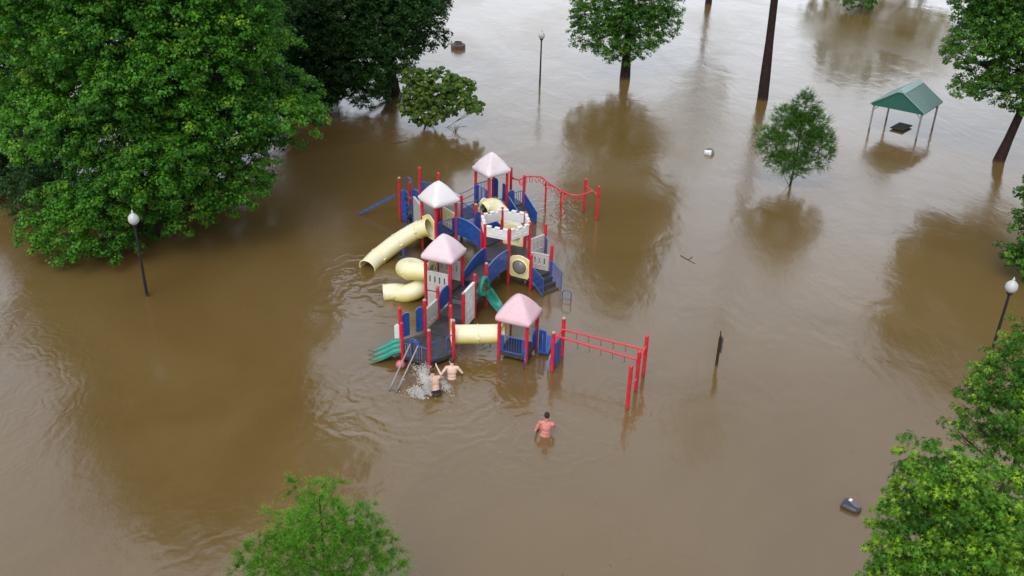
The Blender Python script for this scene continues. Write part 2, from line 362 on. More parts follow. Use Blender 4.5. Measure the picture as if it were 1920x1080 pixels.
def guard(A, B, z0, z1, parent=PS, nb=9, name='guard_rail', pq=None, z0b=None, z1b=None):
    p, q = pq or inset(A, B); z0b = z0 if z0b is None else z0b; z1b = z1 if z1b is None else z1b
    m = MB(); up = lambda v, z: Vector((v.x, v.y, z))
    m.tube([up(p, z1), up(q, z1b)], .02, 8); m.tube([up(p, z0), up(q, z0b)], .02, 8)
    m.tube([up(p, z0), up(p, z1)], .02, 8); m.tube([up(q, z0b), up(q, z1b)], .02, 8)
    for i in range(1, nb+1):
        t = i/(nb+1); v = p.lerp(q, t); m.tube([up(v, z0+(z0b-z0)*t), up(v, z1+(z1b-z1)*t)], .011, 6)
    return m.build(name, M['bluebar'], parent)
def side_strips(A, B, z0, z1, w=.14):
    p, q = inset(A, B); d = (q-p).normalized()
    for a in (p, q-d*w): MB().outline(a, a+d*w, [(0, z0), (1, z0), (1, z1-.03), (.8, z1), (.2, z1), (0, z1-.03)], .045).build('blue_strip', M['blue'], PS, .006)
def slot_panel(A, B, z0, z1, sl, m_='grey', name='wall_panel', t=.07, g=.08, lab=None):
    p, q = inset(A, B, g); m = MB(); m.slots(p, q, z0, z1, t, sl)
    d = (q-p)
    m.bar(Vector((p.x, p.y, z1-.001)), Vector((q.x, q.y, z1-.001)), t+.03, .035)          # rolled top edge
    for a in sl:                                                                 # sills under the slots
        u0 = p.lerp(q, a[0]-.03); u1 = p.lerp(q, a[1]+.03); z = z0+(z1-z0)*a[2]-.02
        m.bar(Vector((u0.x, u0.y, z)), Vector((u1.x, u1.y, z)), t+.05, .03)
    return m.build(name, M[m_], PS, .008, label=lab)

# --- posts (grid a,b in deck widths; height above the water)
S = dict(S1=(-1.86, -1.6), S2=(-2.87, -1.6), S3=(-1.36, -.75), V4=(-1.86, .1), V5=(-2.86, .1), V6=(-3.37, -.75), S4=(-2.83, 1.1), S5=(-1.83, 1.1), S6=(-1.83, 2.1), F3=(-2.8, 2.1), L3=(-3.8, 2.1), R3=(-2.76, 3.1), K3=(-3.8, 3.1), S7=(-1.8, 3.1),
         hF=(-1.7, 5.08), hFL=(-2.7, 5.08), hBL=(-3.2, 5.95), hB=(-2.7, 6.82), hBR=(-1.7, 6.82), hFR=(-1.2, 5.95), P=(-.74, 5.0), Q=(-.25, 5.95), w1=(-.82, 6.75),
         F1=(-5.26, 6.0), R1=(-4.76, 6.87), L1=(-6.13, 6.5), K1=(-5.63, 7.37), p8=(-5.13, 8.24), p9=(-4.26, 7.74),
         L2=(-5.34, 10.2), F2=(-4.49, 9.66), R2=(-3.99, 10.53), K2=(-4.84, 11.05), N1=(-4.34, 11.9), N2=(-3.48, 11.33),
         A=(-8.3, 8.66), B=(-7.27, 8.6), C=(-6.38, 8.6), A2=(-8.3, 9.66), C2=(-6.38, 9.5), H4=(-6.3, 8.1), H5=(-6.95, 7.35),
         L4=(0, 0), F4=(1, 0), R4=(1, 1), K4=(0, 1))
tops = dict(S1=1.58, S2=1.6, S3=1.62, V4=1.62, V5=1.62, V6=1.62, S4=1.62, S5=1.62, S6=1.88, S7=1.88, R3=2.25, F3=2.25, L3=2.25, K3=2.25, hF=2.45, hFL=2.45, hBL=2.45, hB=2.45, hBR=2.45, hFR=2.45,
            P=1.58, Q=1.64, w1=2.12, F1=2.42, R1=2.42, L1=2.42, K1=2.42, p8=1.98, p9=1.95, L2=2.52, F2=2.52, R2=2.52, K2=2.52, N1=2.06, N2=2.04, A=2.09, B=2.76, C=2.66, A2=1.5, C2=1.6,
            L4=1.64, F4=1.64, R4=1.64, K4=1.64)
pale = {'A', 'S1', 'S3', 'V5', 'S5', 'S7', 'p9'}
for k, tz in tops.items():
    post(*S[k], tz, cap=0 if k in 'L4F4R4K4F3L3R3K3F1R1L1K1F2R2L2K2' and k[-1] in '1234' and k[0] in 'LFRK' else (2 if k in pale else 1),
         sleeve={'hFL': (.7, 1.42), 'Q': (.42, 1.0), 'p9': (.6, 1.55), 'L2': (.95, 1.75)}.get(k))
# --- decks
ZS, Z1, Z2, Z3, ZR3, ZH, ZT, ZR1, ZR2 = .30, .34, .50, .74, .90, .90, .52, .90, .90
deck([S[k] for k in ('S1', 'S3', 'V4', 'V5', 'V6', 'S2')], ZS); deck([S[k] for k in ('V4', 'S5', 'S4', 'V5')], ZS+.02)
deck([S[k] for k in ('S5', 'S6', 'F3', 'S4')], Z2); deck([S[k] for k in ('S6', 'S7', 'R3', 'F3')], Z3); deck([S[k] for k in ('F3', 'R3', 'K3', 'L3')], ZR3)
deck([S[k] for k in ('hF', 'hFR', 'hBR', 'hB', 'hBL', 'hFL')], ZH); deck([S[k] for k in ('hF', 'P', 'Q', 'hFR')], ZT); deck([S[k] for k in ('hFR', 'w1', 'hBR')], ZH)
deck([S[k] for k in ('F1', 'R1', 'K1', 'L1')], ZR1); deck([S[k] for k in ('R1', 'p9', 'p8', 'K1')], ZR1); deck([S[k] for k in ('L1', 'K1', 'H4', 'H5')], .7)
deck([S['p8'], (-6.0, 8.74), S['K1']], .78); deck([S[k] for k in ('F2', 'R2', 'K2', 'L2')], ZR2); deck([S[k] for k in ('R2', 'N2', 'N1', 'K2')], .7)
deck([S[k] for k in ('A', 'B', 'C', 'C2', 'A2')], .46); deck([S[k] for k in ('B', 'C', 'H4', 'H5')], .5)
deck([S[k] for k in ('L4', 'F4', 'R4', 'K4')], .32)
for A_, B_, z0, z1 in (('S4', 'S5', ZS+.02, Z2), ('F3', 'S6', Z2, Z3)):
    p, q = inset(S[A_], S[B_], .08, -.012); m = MB(); m.slots(p, q, z0+.005, z1-.06, .02); m.build('riser', M['deck' if z0 < .4 else 'riser'], PS)
# --- roofs
def roof(ks, z, material, label, rise=.86, ov=.13):
    P = [G(*S[k]) for k in ks]; c = sum(P, Vector())/4
    X = ((P[1]-P[0])+(P[2]-P[3]))/4; Y = ((P[3]-P[0])+(P[2]-P[1]))/4
    X = X*(1+ov/X.length); Y = Y*(1+ov/Y.length); m = MB(); n = 24; g = {}
    def hgt(s_, t_):
        q = (abs(s_)**7+abs(t_)**7)**(1/7); q = math.sqrt(q*q+.016)
        h = 1-q
        return rise*.86*h + .13*math.sin(min(max(1-q, 0), 1)*math.pi)*rise*.5
    vs = []; fs = []
    for j in range(n+1):
        for i in range(n+1):
            s_ = -1+2*i/n; t_ = -1+2*j/n
            # squircle corners
            k = 1-.055*(s_*s_*t_*t_)**2
            vs.append(c+X*(s_*k)+Y*(t_*k)+Vector((0, 0, z+.20+hgt(s_, t_))))
    for j in range(n):
        for i in range(n): fs.append((j*(n+1)+i, j*(n+1)+i+1, (j+1)*(n+1)+i+1, (j+1)*(n+1)+i))
    m.add(vs, fs, 0, True)
    ring = [(i, 0) for i in range(n)]+[(n, j) for j in range(n)]+[(n-i, n) for i in range(n)]+[(0, n-j) for j in range(n)]
    prev = [vs[j*(n+1)+i] for i, j in ring]
    for f, dz in ((1.025, -.05), (1.03, -.12), (1.02, -.20), (.975, -.20), (.96, -.06)):
        cur = [c+(vs[j*(n+1)+i]-c)*1.0 for i, j in ring]
        cur = [Vector((c.x+(v.x-c.x)*f, c.y+(v.y-c.y)*f, z+.20+dz)) for v in cur]
        k = len(ring); m.add(prev+cur, [(a, (a+1) % k, k+(a+1) % k, k+a) for a in range(k)], 0, True); prev = cur
    cc = [Vector((v.x, v.y, z+.14)) for v in prev]
    m.add(cc, [tuple(range(len(cc)))], 0)
    o = m.build('roof', material, PS, label=label)
    bm = bmesh.new(); bm.from_mesh(o.data); bmesh.ops.remove_doubles(bm, verts=bm.verts, dist=.0005); bmesh.ops.recalc_face_normals(bm, faces=bm.faces); bm.to_mesh(o.data); bm.free()
    k_ = MB(); ap = Vector((c.x, c.y, z+.20+rise*.765)); k_.ellip(ap, (.05, .05, .02), 10, 6); k_.build('cap', material, o)
roof(('L4', 'F4', 'R4', 'K4'), 1.58, M['roofp2'], 'pink plastic pyramid roof'); roof(('L3', 'F3', 'R3', 'K3'), 2.16, M['roofp'], 'pale pink faded pyramid roof')
roof(('L1', 'F1', 'R1', 'K1'), 2.34, M['roofw'], 'white faded pyramid roof'); roof(('L2', 'F2', 'R2', 'K2'), 2.44, M['roofw2'], 'pinkish white faded pyramid roof')
# --- castle walls round the hexagonal tower
hx = ['hF', 'hFR', 'hBR', 'hB', 'hBL', 'hFL']
hc = sum((G(*S[k]) for k in hx), Vector())/6
for i in range(6):
    A_, B_ = S[hx[i]], S[hx[(i+1) % 6]]; p, q = inset(A_, B_, .07); m = MB(); d = (q-p)
    prof = [(0, 1.97), (1, 1.97)]; k = 5
    for j in range(k-1, -1, -1):
        zt = 2.42 if j % 2 == 0 else 2.345
        prof += [((j+1)/k, zt), (j/k, zt)]
    m.outline(p, q, prof, .09)
    nrm = Vector((-d.y, d.x, 0)).normalized()
    if nrm.dot(p-hc) < 0: nrm = -nrm
    for row, zc in ((0, 2.22), (1, 2.10)):
        for j in range(3):
            u = (.2+.3*j) if row else (.35+.3*j)
            if u > .9: continue
            m.box(p+d*u+nrm*.05+Vector((0, 0, zc)), (.15, .025, .045), (d.normalized(), nrm, Vector((0, 0, 1))))
    for j in (0, 2, 4): m.box(p+d*((j+.5)/5)+Vector((0, 0, 2.405)), (.20, .13, .07), (d.normalized(), nrm, Vector((0, 0, 1))))
    m.build('castle_wall', M['white'], PS, .010)
# --- arched bridges: walkway and two solid side panels
def bridge(A, B, C_, D, zb, ht, side='blue', bars=False, zoff=(0, 0)):
    """A->B near side, C->D far side"""
    n = 14; pa, pb = inset(A, B, .07); pc, pd = inset(C_, D, .07); fz = lambda t: zb[0]+(zb[1]-zb[0])*t+.11*math.sin(math.pi*t)
    m = MB(); vs = []
    for i in range(n+1):
        t = i/n; z = fz(t)+.03; a = pa.lerp(pb, t).lerp(pc.lerp(pd, t), .04); c_ = pa.lerp(pb, t).lerp(pc.lerp(pd, t), .96)
        vs += [(a.x, a.y, z), (c_.x, c_.y, z), (c_.x, c_.y, z-.05), (a.x, a.y, z-.05)]
    fs = [(4*i+k, 4*i+(k+1) % 4, 4*i+4+(k+1) % 4, 4*i+4+k) for i in range(n) for k in range(4)]+[(0, 1, 2, 3), (4*n+3, 4*n+2, 4*n+1, 4*n)]
    m.add(vs, fs); wk = m.build('walkway', M['deck'], PS)
    for s_, (p, q) in enumerate(((pa, pb), (pc, pd))):
        zo = zoff[s_]; d = q-p
        zz = (lambda t: fz(t)+zo) if not hasattr(zo, '__len__') else (lambda t: fz(t)+zo[0]*(1-t)+zo[1]*t)
        prof = [(i/n, zz(i/n)-.05) for i in range(n+1)]+[(1-i/n, zz(1-i/n)+ht) for i in range(n+1)]
        m = MB(); m.outline(p, q, prof, .035)
        nr = Vector((-d.y, d.x, 0)).normalized()
        for t in (.15, .38, .62, .85):
            for zf in (.3, .7):
                for sg in (-1, 1): m.ellip(p+d*t+Vector((0, 0, zz(t)+ht*zf))+nr*(sg*.015), (.020, .020, .020), 8, 5, mi=1)
        o = m.build('bridge_side', [M[side], M['bluepale']], PS)
        r_ = MB(); r_.tube([p+d*(i/n)+Vector((0, 0, zz(i/n)+ht)) for i in range(n+1)], .022, 8); r_.tube([p+d*(i/n)+Vector((0, 0, zz(i/n)-.05)) for i in range(n+1)], .018, 8)
        r_.build('edge_trim', M['bluepale'], o)
bridge(S['S7'], S['hF'], S['R3'], S['hFL'], (.92, .84), .76, zoff=(0, (-.40, -.12)))
bridge(S['R1'], S['hBL'], S['p9'], S['hB'], (.90, .90), .76)
# rope-like bridge with thin rails to the rear tower
for A_, B_ in ((S['p8'], S['F2']), ((-6.0, 8.74), S['L2'])):
    m = MB(); p, q = G(*A_), G(*B_)
    for zo in (.68, .36): m.tube([p.lerp(q, t/10)+Vector((0, 0, .95+zo-.10*math.sin(math.pi*t/10))) for t in range(11)], .017, 8)
    m.build('bridge_rail', M['bluebar'], PS)
m = MB(); p, q, r_, s_ = G(*S['p8']), G(*S['F2']), G(-6.0, 8.74), G(*S['L2'])
for i in range(12):
    t = (i+.5)/12; a = p.lerp(q, t); b = r_.lerp(s_, t); z = Vector((0, 0, .88-.12*math.sin(math.pi*t))); m.bar(a+z, b+z, .10, .04)
m.build('walkway', M['deck'], PS)
# --- grey and white wall panels
sl4 = [(.10+.23*i, .17+.23*i, .42, .80) for i in range(4)]; sl3 = [(.20+.26*i, .28+.26*i, .42, .80) for i in range(3)]
slot_panel(S['L3'], S['F3'], .86, 1.64, sl4, 'grey'); 
p, q = inset(S['L3'], S['F3'], .08); m = MB()
m.outline(p, q, [(0, .08), (.14, .08)]+[(.5-.36*math.cos(math.pi*k/12), .08+.42*math.sin(math.pi*k/12)) for k in range(1, 12)]+[(.86, .08), (1, .08), (1, .80), (0, .80)], .06); m.build('wall_panel', M['grey'], PS, .008)
slot_panel(S['K3'], S['R3'], .92, 1.70, sl4, 'grey'); slot_panel(S['V5'], S['S4'], .42, 1.20, [(.2, .26, .25, .36), (.42, .48, .25, .36), (.64, .70, .25, .36)], 'grey')
slot_panel(S['hFR'], S['Q'], .42, 1.20, sl3, 'grey', g=.10); slot_panel(S['hFR'], S['w1'], .84, 1.70, sl3, 'grey', g=.07)
slot_panel(S['K4'], S['R4'], .36, 1.30, [(.25, .31, .55, .62), (.5, .56, .55, .62), (.75, .81, .55, .62)], 'grey')
slot_panel((-6.0, 8.74), S['p8'], .80, 1.92, [(.55, .60, .25, .5)], 'grey'); slot_panel(S['L1'], S['H5'], .55, 2.0, [], 'grey'); slot_panel(S['H5'], S['H4'], .55, 1.7, [], 'grey')
slot_panel(S['K1'], S['p8'], .95, 1.7, [], 'grey')
# tall door panel with a raised oval
p, q = inset(S['S5'], S['S6'], .08); d = q-p; nr = Vector((-d.y, d.x, 0)).normalized(); m = MB(); m.slots(p, q, .12, 1.62, .07); m.bar(Vector((p.x, p.y, 1.619)), Vector((q.x, q.y, 1.619)), .10, .035)
for sg in (-1, 1):
    ctr = p+d*.5+nr*(.036*sg)
    m.tube([ctr+d*(.17*math.cos(a))+Vector((0, 0, 1.15+.20*math.sin(a))) for a in [2*math.pi*k/24 for k in range(24)]], .014, 6, closed=True)
    for z in (.86, .76, .45): m.tube([p+d*.22+nr*(.036*sg)+Vector((0, 0, z)), p+d*.78+nr*(.036*sg)+Vector((0, 0, z))], .014, 6)
m.build('wall_panel', M['white'], PS, .004, label='tall door panel with a raised oval')
# --- bubble window panel and yellow panels
def wavy(u): return .09*math.sin(math.pi*max(0, min(1, u)))**2
def bubble_panel(A, B, z0, z1, r, cz, name='window_panel', bubble=True, out=1):
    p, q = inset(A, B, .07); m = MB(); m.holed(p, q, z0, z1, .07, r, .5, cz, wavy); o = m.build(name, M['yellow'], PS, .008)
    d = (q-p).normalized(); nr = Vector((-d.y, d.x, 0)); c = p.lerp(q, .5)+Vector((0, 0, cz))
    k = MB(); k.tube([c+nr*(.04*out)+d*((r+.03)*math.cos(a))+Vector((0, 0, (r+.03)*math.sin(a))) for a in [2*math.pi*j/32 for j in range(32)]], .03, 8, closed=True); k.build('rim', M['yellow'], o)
    if bubble:
        k = MB(); k.ellip(c+nr*(.02*out), (r, r*.55, r), 24, 14, ax=(d, nr*out, Vector((0, 0, 1)))); k.build('bubble', BUB, o)
BUB = bpy.data.materials.new('smoky_acrylic'); BUB.use_nodes = True; _b = BUB.node_tree.nodes['Principled BSDF']
_b.inputs['Base Color'].default_value = (.22, .21, .19, 1); _b.inputs['Roughness'].default_value = .12; _b.inputs['Alpha'].default_value = .72
bubble_panel(S['hF'], S['P'], .48, 1.34, .30, .93, out=-1)
bubble_panel(S['hB'], S['hBR'], .72, 1.75, .29, 1.25, bubble=False)
# --- stairs
def stairs():
    P_, Q_ = G(*S['P']), G(*S['Q']); dn = (GU*.87-GV*.5).normalized(); Ln = .72; m = MB()
    for i in range(4):
        z = ZT-.16*(i+1)+.03; a = P_+dn*(Ln*i/3.4)+(Q_-P_)*.08; b = P_+dn*(Ln*i/3.4)+(Q_-P_)*.92
        e = dn*(Ln/3.4)
        m.prism([a, b, b+e, a+e], z-.04, z); 
        m.prism([a, b, b+dn*.015, a+dn*.015], z, z+.125)
    m.build('stair_treads', M['deck'], PS)
    for v in (P_, Q_):
        p = v+dn*.08+(Q_-P_)*(.05 if v is P_ else -.05); q = v+dn*(Ln)+(Q_-P_)*(.05 if v is P_ else -.05)
        guard(None, None, .40, 1.02, pq=(p, q), z0b=.03, z1b=.80, nb=9, name='stair_railing')
stairs()
# --- blue guards
guard(S['p8'], S['p9'], .95, 1.70); guard(S['L2'], S['F2'], .95, 1.75); side_strips(S['L2'], S['F2'], .92, 1.74)
guard(S['B'], S['C'], 1.0, 2.15, nb=10); side_strips(S['B'], S['C'], .98, 2.12, .12)
guard(S['L4'], S['F4'], .36, .98, nb=8); side_strips(S['L4'], S['F4'], .36, .96, .10); guard(S['N2'], S['R2'], .75, 1.35, nb=6)
guard(S['H5'], S['B'], .7, 1.3)
def plate(A, B, u0, u1, z0, z1, m_='blue', off=0, round_=.35):
    p, q = inset(A, B, .07, off); m = MB(); a = p.lerp(q, u0); b = p.lerp(q, u1); h = (b-a).length*round_
    prof = [(0, z0), (1, z0), (1, z1-h)]+[(1-.35*(1-math.cos(t)), z1-h+h*math.sin(t)) for t in [math.pi/2*k/5 for k in range(1, 6)]]+[(.35*(1-math.cos(t)), z1-h+h*math.sin(t)) for t in [math.pi/2*k/5 for k in range(5, 0, -1)]]+[(0, z1-h)]
    m.outline(a, b, prof, .045); o = m.build('blue_panel', M[m_], PS, .006)
    tr = MB(); P_ = [a.lerp(b, u)+Vector((0, 0, z)) for u, z in prof[2:]]; tr.tube(P_, .017, 6); tr.build('edge_trim', M['bluepale'], o)
# entrance plates of the hexagonal front deck
plate(S['V6'], S['V5'], .02, .34, .42, 1.36); plate(S['V6'], S['V5'], .66, .98, .42, 1.40)
plate(S['K2'], S['R2'], .0, .30, .95, 1.85); plate(S['K2'], S['R2'], .72, 1.0, .95, 1.80); guard(S['K2'], S['L2'], .95, 1.75); 
plate(S['A'], S['B'], .02, .36, .40, 1.55); plate(S['A'], S['B'], .66, .98, .40, 1.70); plate(S['A'], S['B'], .02, .36, .06, .38, 'blue'); plate(S['A'], S['B'], .60, .98, .02, .40, 'blue')
plate(S['S4'], S['F3'], .04, .96, .62, 1.38, round_=.3); plate(S['R4'], S['F4'], .02, .30, .36, 1.05, off=.02); plate(S['w1'], S['Q'], .02, .25, .9, 1.66)
guard(S['R1'], S['F1'], .95, 1.62); side_strips(S['R1'], S['F1'], .94, 1.60, .12)
for A_, B_, u0, u1, z0, z1 in (('R2', 'N2', .02, .4, .74, 1.5), ('K3', 'L3', .0, .12, .92, 1.5), ('F4', 'R4', .62, .96, .30, .98)): plate(S[A_], S[B_], u0, u1, z0, z1)
# ramp walls falling away from the rear tower
p, q = G(*S['R2'])+GU*.1, G(*S['N2']); dn = (GU*.87-GV*.5).normalized()
for v in (p, q):
    m = MB(); m.outline(v, v+dn*.95, [(0, .35), (1, -.1), (1, .62), (0, 1.28)], .04); o = m.build('ramp_wall', M['blue'], PS, .005)
    t_ = MB(); t_.tube([v+Vector((0, 0, 1.28)), v+dn*.95+Vector((0, 0, .62))], .02, 8); t_.build('edge_trim', M['bluepale'], o)
m = MB(); n_ = dn*.95; m.add([p+Vector((0, 0, .66)), q+Vector((0, 0, .66)), q+n_+Vector((0, 0, -.05)), p+n_+Vector((0, 0, -.05)), p+Vector((0, 0, .61)), q+Vector((0, 0, .61)), q+n_+Vector((0, 0, -.1)), p+n_+Vector((0, 0, -.1))],
                             [(0, 1, 2, 3), (7, 6, 5, 4), (0, 4, 5, 1), (1, 5, 6, 2), (2, 6, 7, 3), (3, 7, 4, 0)]); m.build('walkway', M['deck'], PS)
# --- tube slides and crawl tubes
def tube_slide(pts, r, seams, name, n=16, end_rim=True, flange=None, start_rim=True):
    path = bez(pts, n); m = MB(); N_ = len(path)
    m.tube(path, r, 28, cap=False); m.tube(path, r-.03, 28, cap=False, flip=True)
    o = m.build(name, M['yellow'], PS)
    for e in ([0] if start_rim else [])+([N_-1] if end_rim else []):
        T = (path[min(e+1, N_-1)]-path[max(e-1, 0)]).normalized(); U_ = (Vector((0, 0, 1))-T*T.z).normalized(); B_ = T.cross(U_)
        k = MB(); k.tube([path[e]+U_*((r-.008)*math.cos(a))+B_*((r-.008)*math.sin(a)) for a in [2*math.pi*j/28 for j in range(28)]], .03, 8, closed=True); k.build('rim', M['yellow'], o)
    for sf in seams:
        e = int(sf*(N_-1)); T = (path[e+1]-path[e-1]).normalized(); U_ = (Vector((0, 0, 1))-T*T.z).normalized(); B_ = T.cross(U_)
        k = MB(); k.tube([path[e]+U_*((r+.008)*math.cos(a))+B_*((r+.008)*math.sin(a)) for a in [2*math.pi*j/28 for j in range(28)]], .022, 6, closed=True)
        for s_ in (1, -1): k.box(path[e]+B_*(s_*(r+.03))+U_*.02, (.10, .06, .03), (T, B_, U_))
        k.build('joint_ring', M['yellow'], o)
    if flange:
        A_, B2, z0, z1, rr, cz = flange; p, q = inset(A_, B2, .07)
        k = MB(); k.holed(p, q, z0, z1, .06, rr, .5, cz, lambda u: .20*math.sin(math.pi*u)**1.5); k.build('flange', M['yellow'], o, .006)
    return o
tube_slide([G(-5.70, 6.25, 1.26), at(790, 429, 1.12), at(776, 435, .95), at(745, 454, .62), at(720, 473, .34), at(704, 486, .18), at(689, 502, .06)], .37, (.22, .5, .78), 'tube_slide', flange=(S['L1'], S['F1'], .78, 1.62, .36, 1.24))
tube_slide([G(-3.86, 2.6, 1.32), G(-4.3, 2.62, 1.24), G(-4.75, 2.72, 1.12), G(-5.15, 3.0, .98), G(-5.22, 3.42, .86), G(-5.0, 3.66, .75), G(-4.6, 3.50, .64), G(-4.36, 3.08, .53), G(-4.40, 2.66, .43), G(-4.66, 2.42, .32), G(-4.92, 2.42, .22), G(-5.32, 2.50, .15), G(-5.68, 2.32, .11)], .35, (.18, .62, .86), 'spiral_tube_slide', flange=(S['L3'], S['K3'], .92, 1.72, .34, 1.32))
tube_slide([G(-1.56, -.36, .80), G(-.8, .02, .79), G(-.02, .42, .78)], .34, (.5,), 'crawl_tunnel')
# flanges at both ends of the crawl tunnel
for A_, B_ in (('S3', 'V4'), ('L4', 'K4')):
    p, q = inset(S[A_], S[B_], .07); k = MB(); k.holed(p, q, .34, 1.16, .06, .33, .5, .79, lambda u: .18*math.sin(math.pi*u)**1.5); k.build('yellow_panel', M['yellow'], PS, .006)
tube_slide([at(906, 394, 1.02), at(922, 386, 1.10), at(936, 396, 1.15), at(947, 412, 1.2), G(-2.3, 7.4, 1.24), G(-2.2, 6.86, 1.25)], .36, (.3, .65), 'curved_crawl_tube')
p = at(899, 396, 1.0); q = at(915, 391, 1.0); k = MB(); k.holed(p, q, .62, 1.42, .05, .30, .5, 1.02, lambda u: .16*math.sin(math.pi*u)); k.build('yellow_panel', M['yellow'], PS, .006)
p, q = inset(S['L1'], S['K1'], .08)
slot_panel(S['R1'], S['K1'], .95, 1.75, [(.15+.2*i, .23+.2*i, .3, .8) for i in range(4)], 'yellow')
# --- green slides
def chute(path, w, name, n_l=1, lip=.14, side=None, parent=PS, upright=False):
    """open slide with a curved trough; path of points, side = horizontal width direction"""
    path = bez(path, 8); m = MB(); prof = []; K = 8*n_l
    for i in range(K+1):
        u = i/K; ph = (u*n_l) % 1 if i < K else 1.0
        prof.append((u-.5, lip*(abs(2*ph-1)**3)))
    rows = []
    for i, pnt in enumerate(path):
        T = (path[min(i+1, len(path)-1)]-path[max(i-1, 0)]).normalized(); Sd = T.cross(Vector((0, 0, 1))).normalized(); Nn = Sd.cross(T)
        rows.append([pnt+Sd*(u*w)+Nn*h for u, h in prof])
    vs = [v for r_ in rows for v in r_]; k = K+1
    fs = [(i*k+j, i*k+j+1, (i+1)*k+j+1, (i+1)*k+j) for i in range(len(rows)-1) for j in range(K)]
    m.add(vs, fs, 0, True); o = m.build(name, M['green'], parent); sm = o.modifiers.new('thick', 'SOLIDIFY'); sm.thickness = .03; sm.offset = 0
    return o, path
e1 = G(-3.12, -1.18); nd = (-(GU*.87)-(GV*.5)).normalized()
chute([e1+nd*.02+Vector((0, 0, .34)), e1+nd*.25+Vector((0, 0, .30)), e1+nd*.60+Vector((0, 0, .12)), e1+nd*.95+Vector((0, 0, -.02)), e1+nd*1.3+Vector((0, 0, -.16))], .92, 'triple_slide', 3, .10)
m = MB(); m.outline(G(*S['V6'])+nd*.03, G(*S['V6'])+nd*.22, [(0, .35), (1, .3), (1, .9), (.5, 1.0), (0, .95)], .06); m.build('slide_hood', M['white'], PS, .01)
s0 = G(-1.74, 2.6)
chute([s0+Vector((0, 0, .78)), at(909, 545, .70), at(918, 557, .50), at(928, 572, .38), at(940, 590, .10), at(952, 606, -.12)], .44, 'wave_slide', 1, .16)
m = MB(); p = G(-1.72, 2.22); q = G(-1.72, 3.0); hood = [p.lerp(q, .5-.5*math.cos(a))+Vector((0, 0, .95+.66*math.sin(a))) for a in [math.pi*k/14 for k in range(15)]]
vs = []; 
for v in hood: vs += [v-GU*.03, v+GU*.12+Vector((0, 0, -.03)), v.lerp(p.lerp(q, .5)+Vector((0, 0, .9)), .22)+GU*.10, v.lerp(p.lerp(q, .5)+Vector((0, 0, .9)), .22)-GU*.03]
m.add(vs, [(4*i+k, 4*i+(k+1) % 4, 4*i+4+(k+1) % 4, 4*i+4+k) for i in range(14) for k in range(4)]+[(0, 1, 2, 3), (59, 58, 57, 56)], 0, True)
m.build('slide_hood', M['green'], PS)
# --- grab bars, ladders, climbing rails
def dbar(p, d, z0, z1, w, name='grab_bar', parent=PS, m_='bluebar', r=.02):
    p = Vector(p); d = Vector(d).normalized(); m = MB(); q = .08
    m.tube(bez([p+Vector((0, 0, z1)), p+d*(w-q)+Vector((0, 0, z1)), p+d*w+Vector((0, 0, z1-q)), p+d*w+Vector((0, 0, z0+q)), p+d*(w-q)+Vector((0, 0, z0)), p+Vector((0, 0, z0))], 5), r, 8)
    return m.build(name, M[m_], parent)
s1, s3, s2 = G(*S['S1']), G(*S['S3']), G(*S['S2'])
dbar(s1, s3-s1, .42, 1.05, .32); dbar(s3, s1-s3, .42, 1.05, .30)
# front ladder of two long grey poles and blue hooped tops
lp = [(at(728, 736, -.02), at(771, 641, .90)), (at(742, 738, -.02), at(785, 646, .90))]
m = MB()
for a, b in lp: m.tube([a+(a-b)*.35, b], .028, 10)
m.build('ladder_pole', M['steel'], PS)
for a, b in lp:
    m = MB(); e = b+Vector((0, .30, 0)); e.z = .30; m.tube(bez([b+(a-b)*.05, b+Vector((0, .05, .06)), b+Vector((.01, .14, -.05)), e], 6), .022, 8); m.build('grab_bar', M['bluebar'], PS)
# hooped climbing frame at the front opening
p, q = inset(S['S2'], S['S1'], .08); m = MB(); c0 = p.lerp(q, .42)
for wd, hh in ((.20, 1.08), (.14, 1.0)): m.tube([c0+(q-p).normalized()*(wd*math.cos(a))+Vector((0, 0, hh-.2+.2*math.sin(a))) for a in [math.pi*k/12 for k in range(13)]], .018, 8)
for wd in (-.2, .2): m.tube([c0+(q-p).normalized()*wd+Vector((0, 0, .88)), c0+(q-p).normalized()*wd+Vector((0, 0, .32))], .018, 8)
for t in (0.0, 1.0):
    a = p.lerp(q, t); b = c0+(q-p).normalized()*(-.2 if t == 0 else .2); m.tube([a+Vector((0, 0, .82)), b+Vector((0, 0, .86))], .018, 8)
m.build('hooped_rail', M['bluebar'], PS)
m = MB()
for t in (.06, .16, .28, .56, .66, .76): a = p.lerp(q, t); m.tube([a+Vector((0, 0, .34)), a+Vector((0, 0, .84))], .012, 6)
m.build('guard_rail', M['steel'], PS)
# rails running down to the left into the water
m = MB(); 
for dy in (0, .22): m.tube([at(740, 368, .98)+Vector((0, dy, 0)), at(668, 405, -.02)+Vector((0, dy, 0)), at(660, 409, -.12)+Vector((0, dy, 0))], .026, 8)
for t in (.15, .3, .45, .6, .75, .9):
    a = at(740, 368, .98).lerp(at(668, 405, -.02), t); m.tube([a, a+Vector((0, .22, 0))], .014, 6)
m.build('sloping_ladder', M['bluebar'], PS)
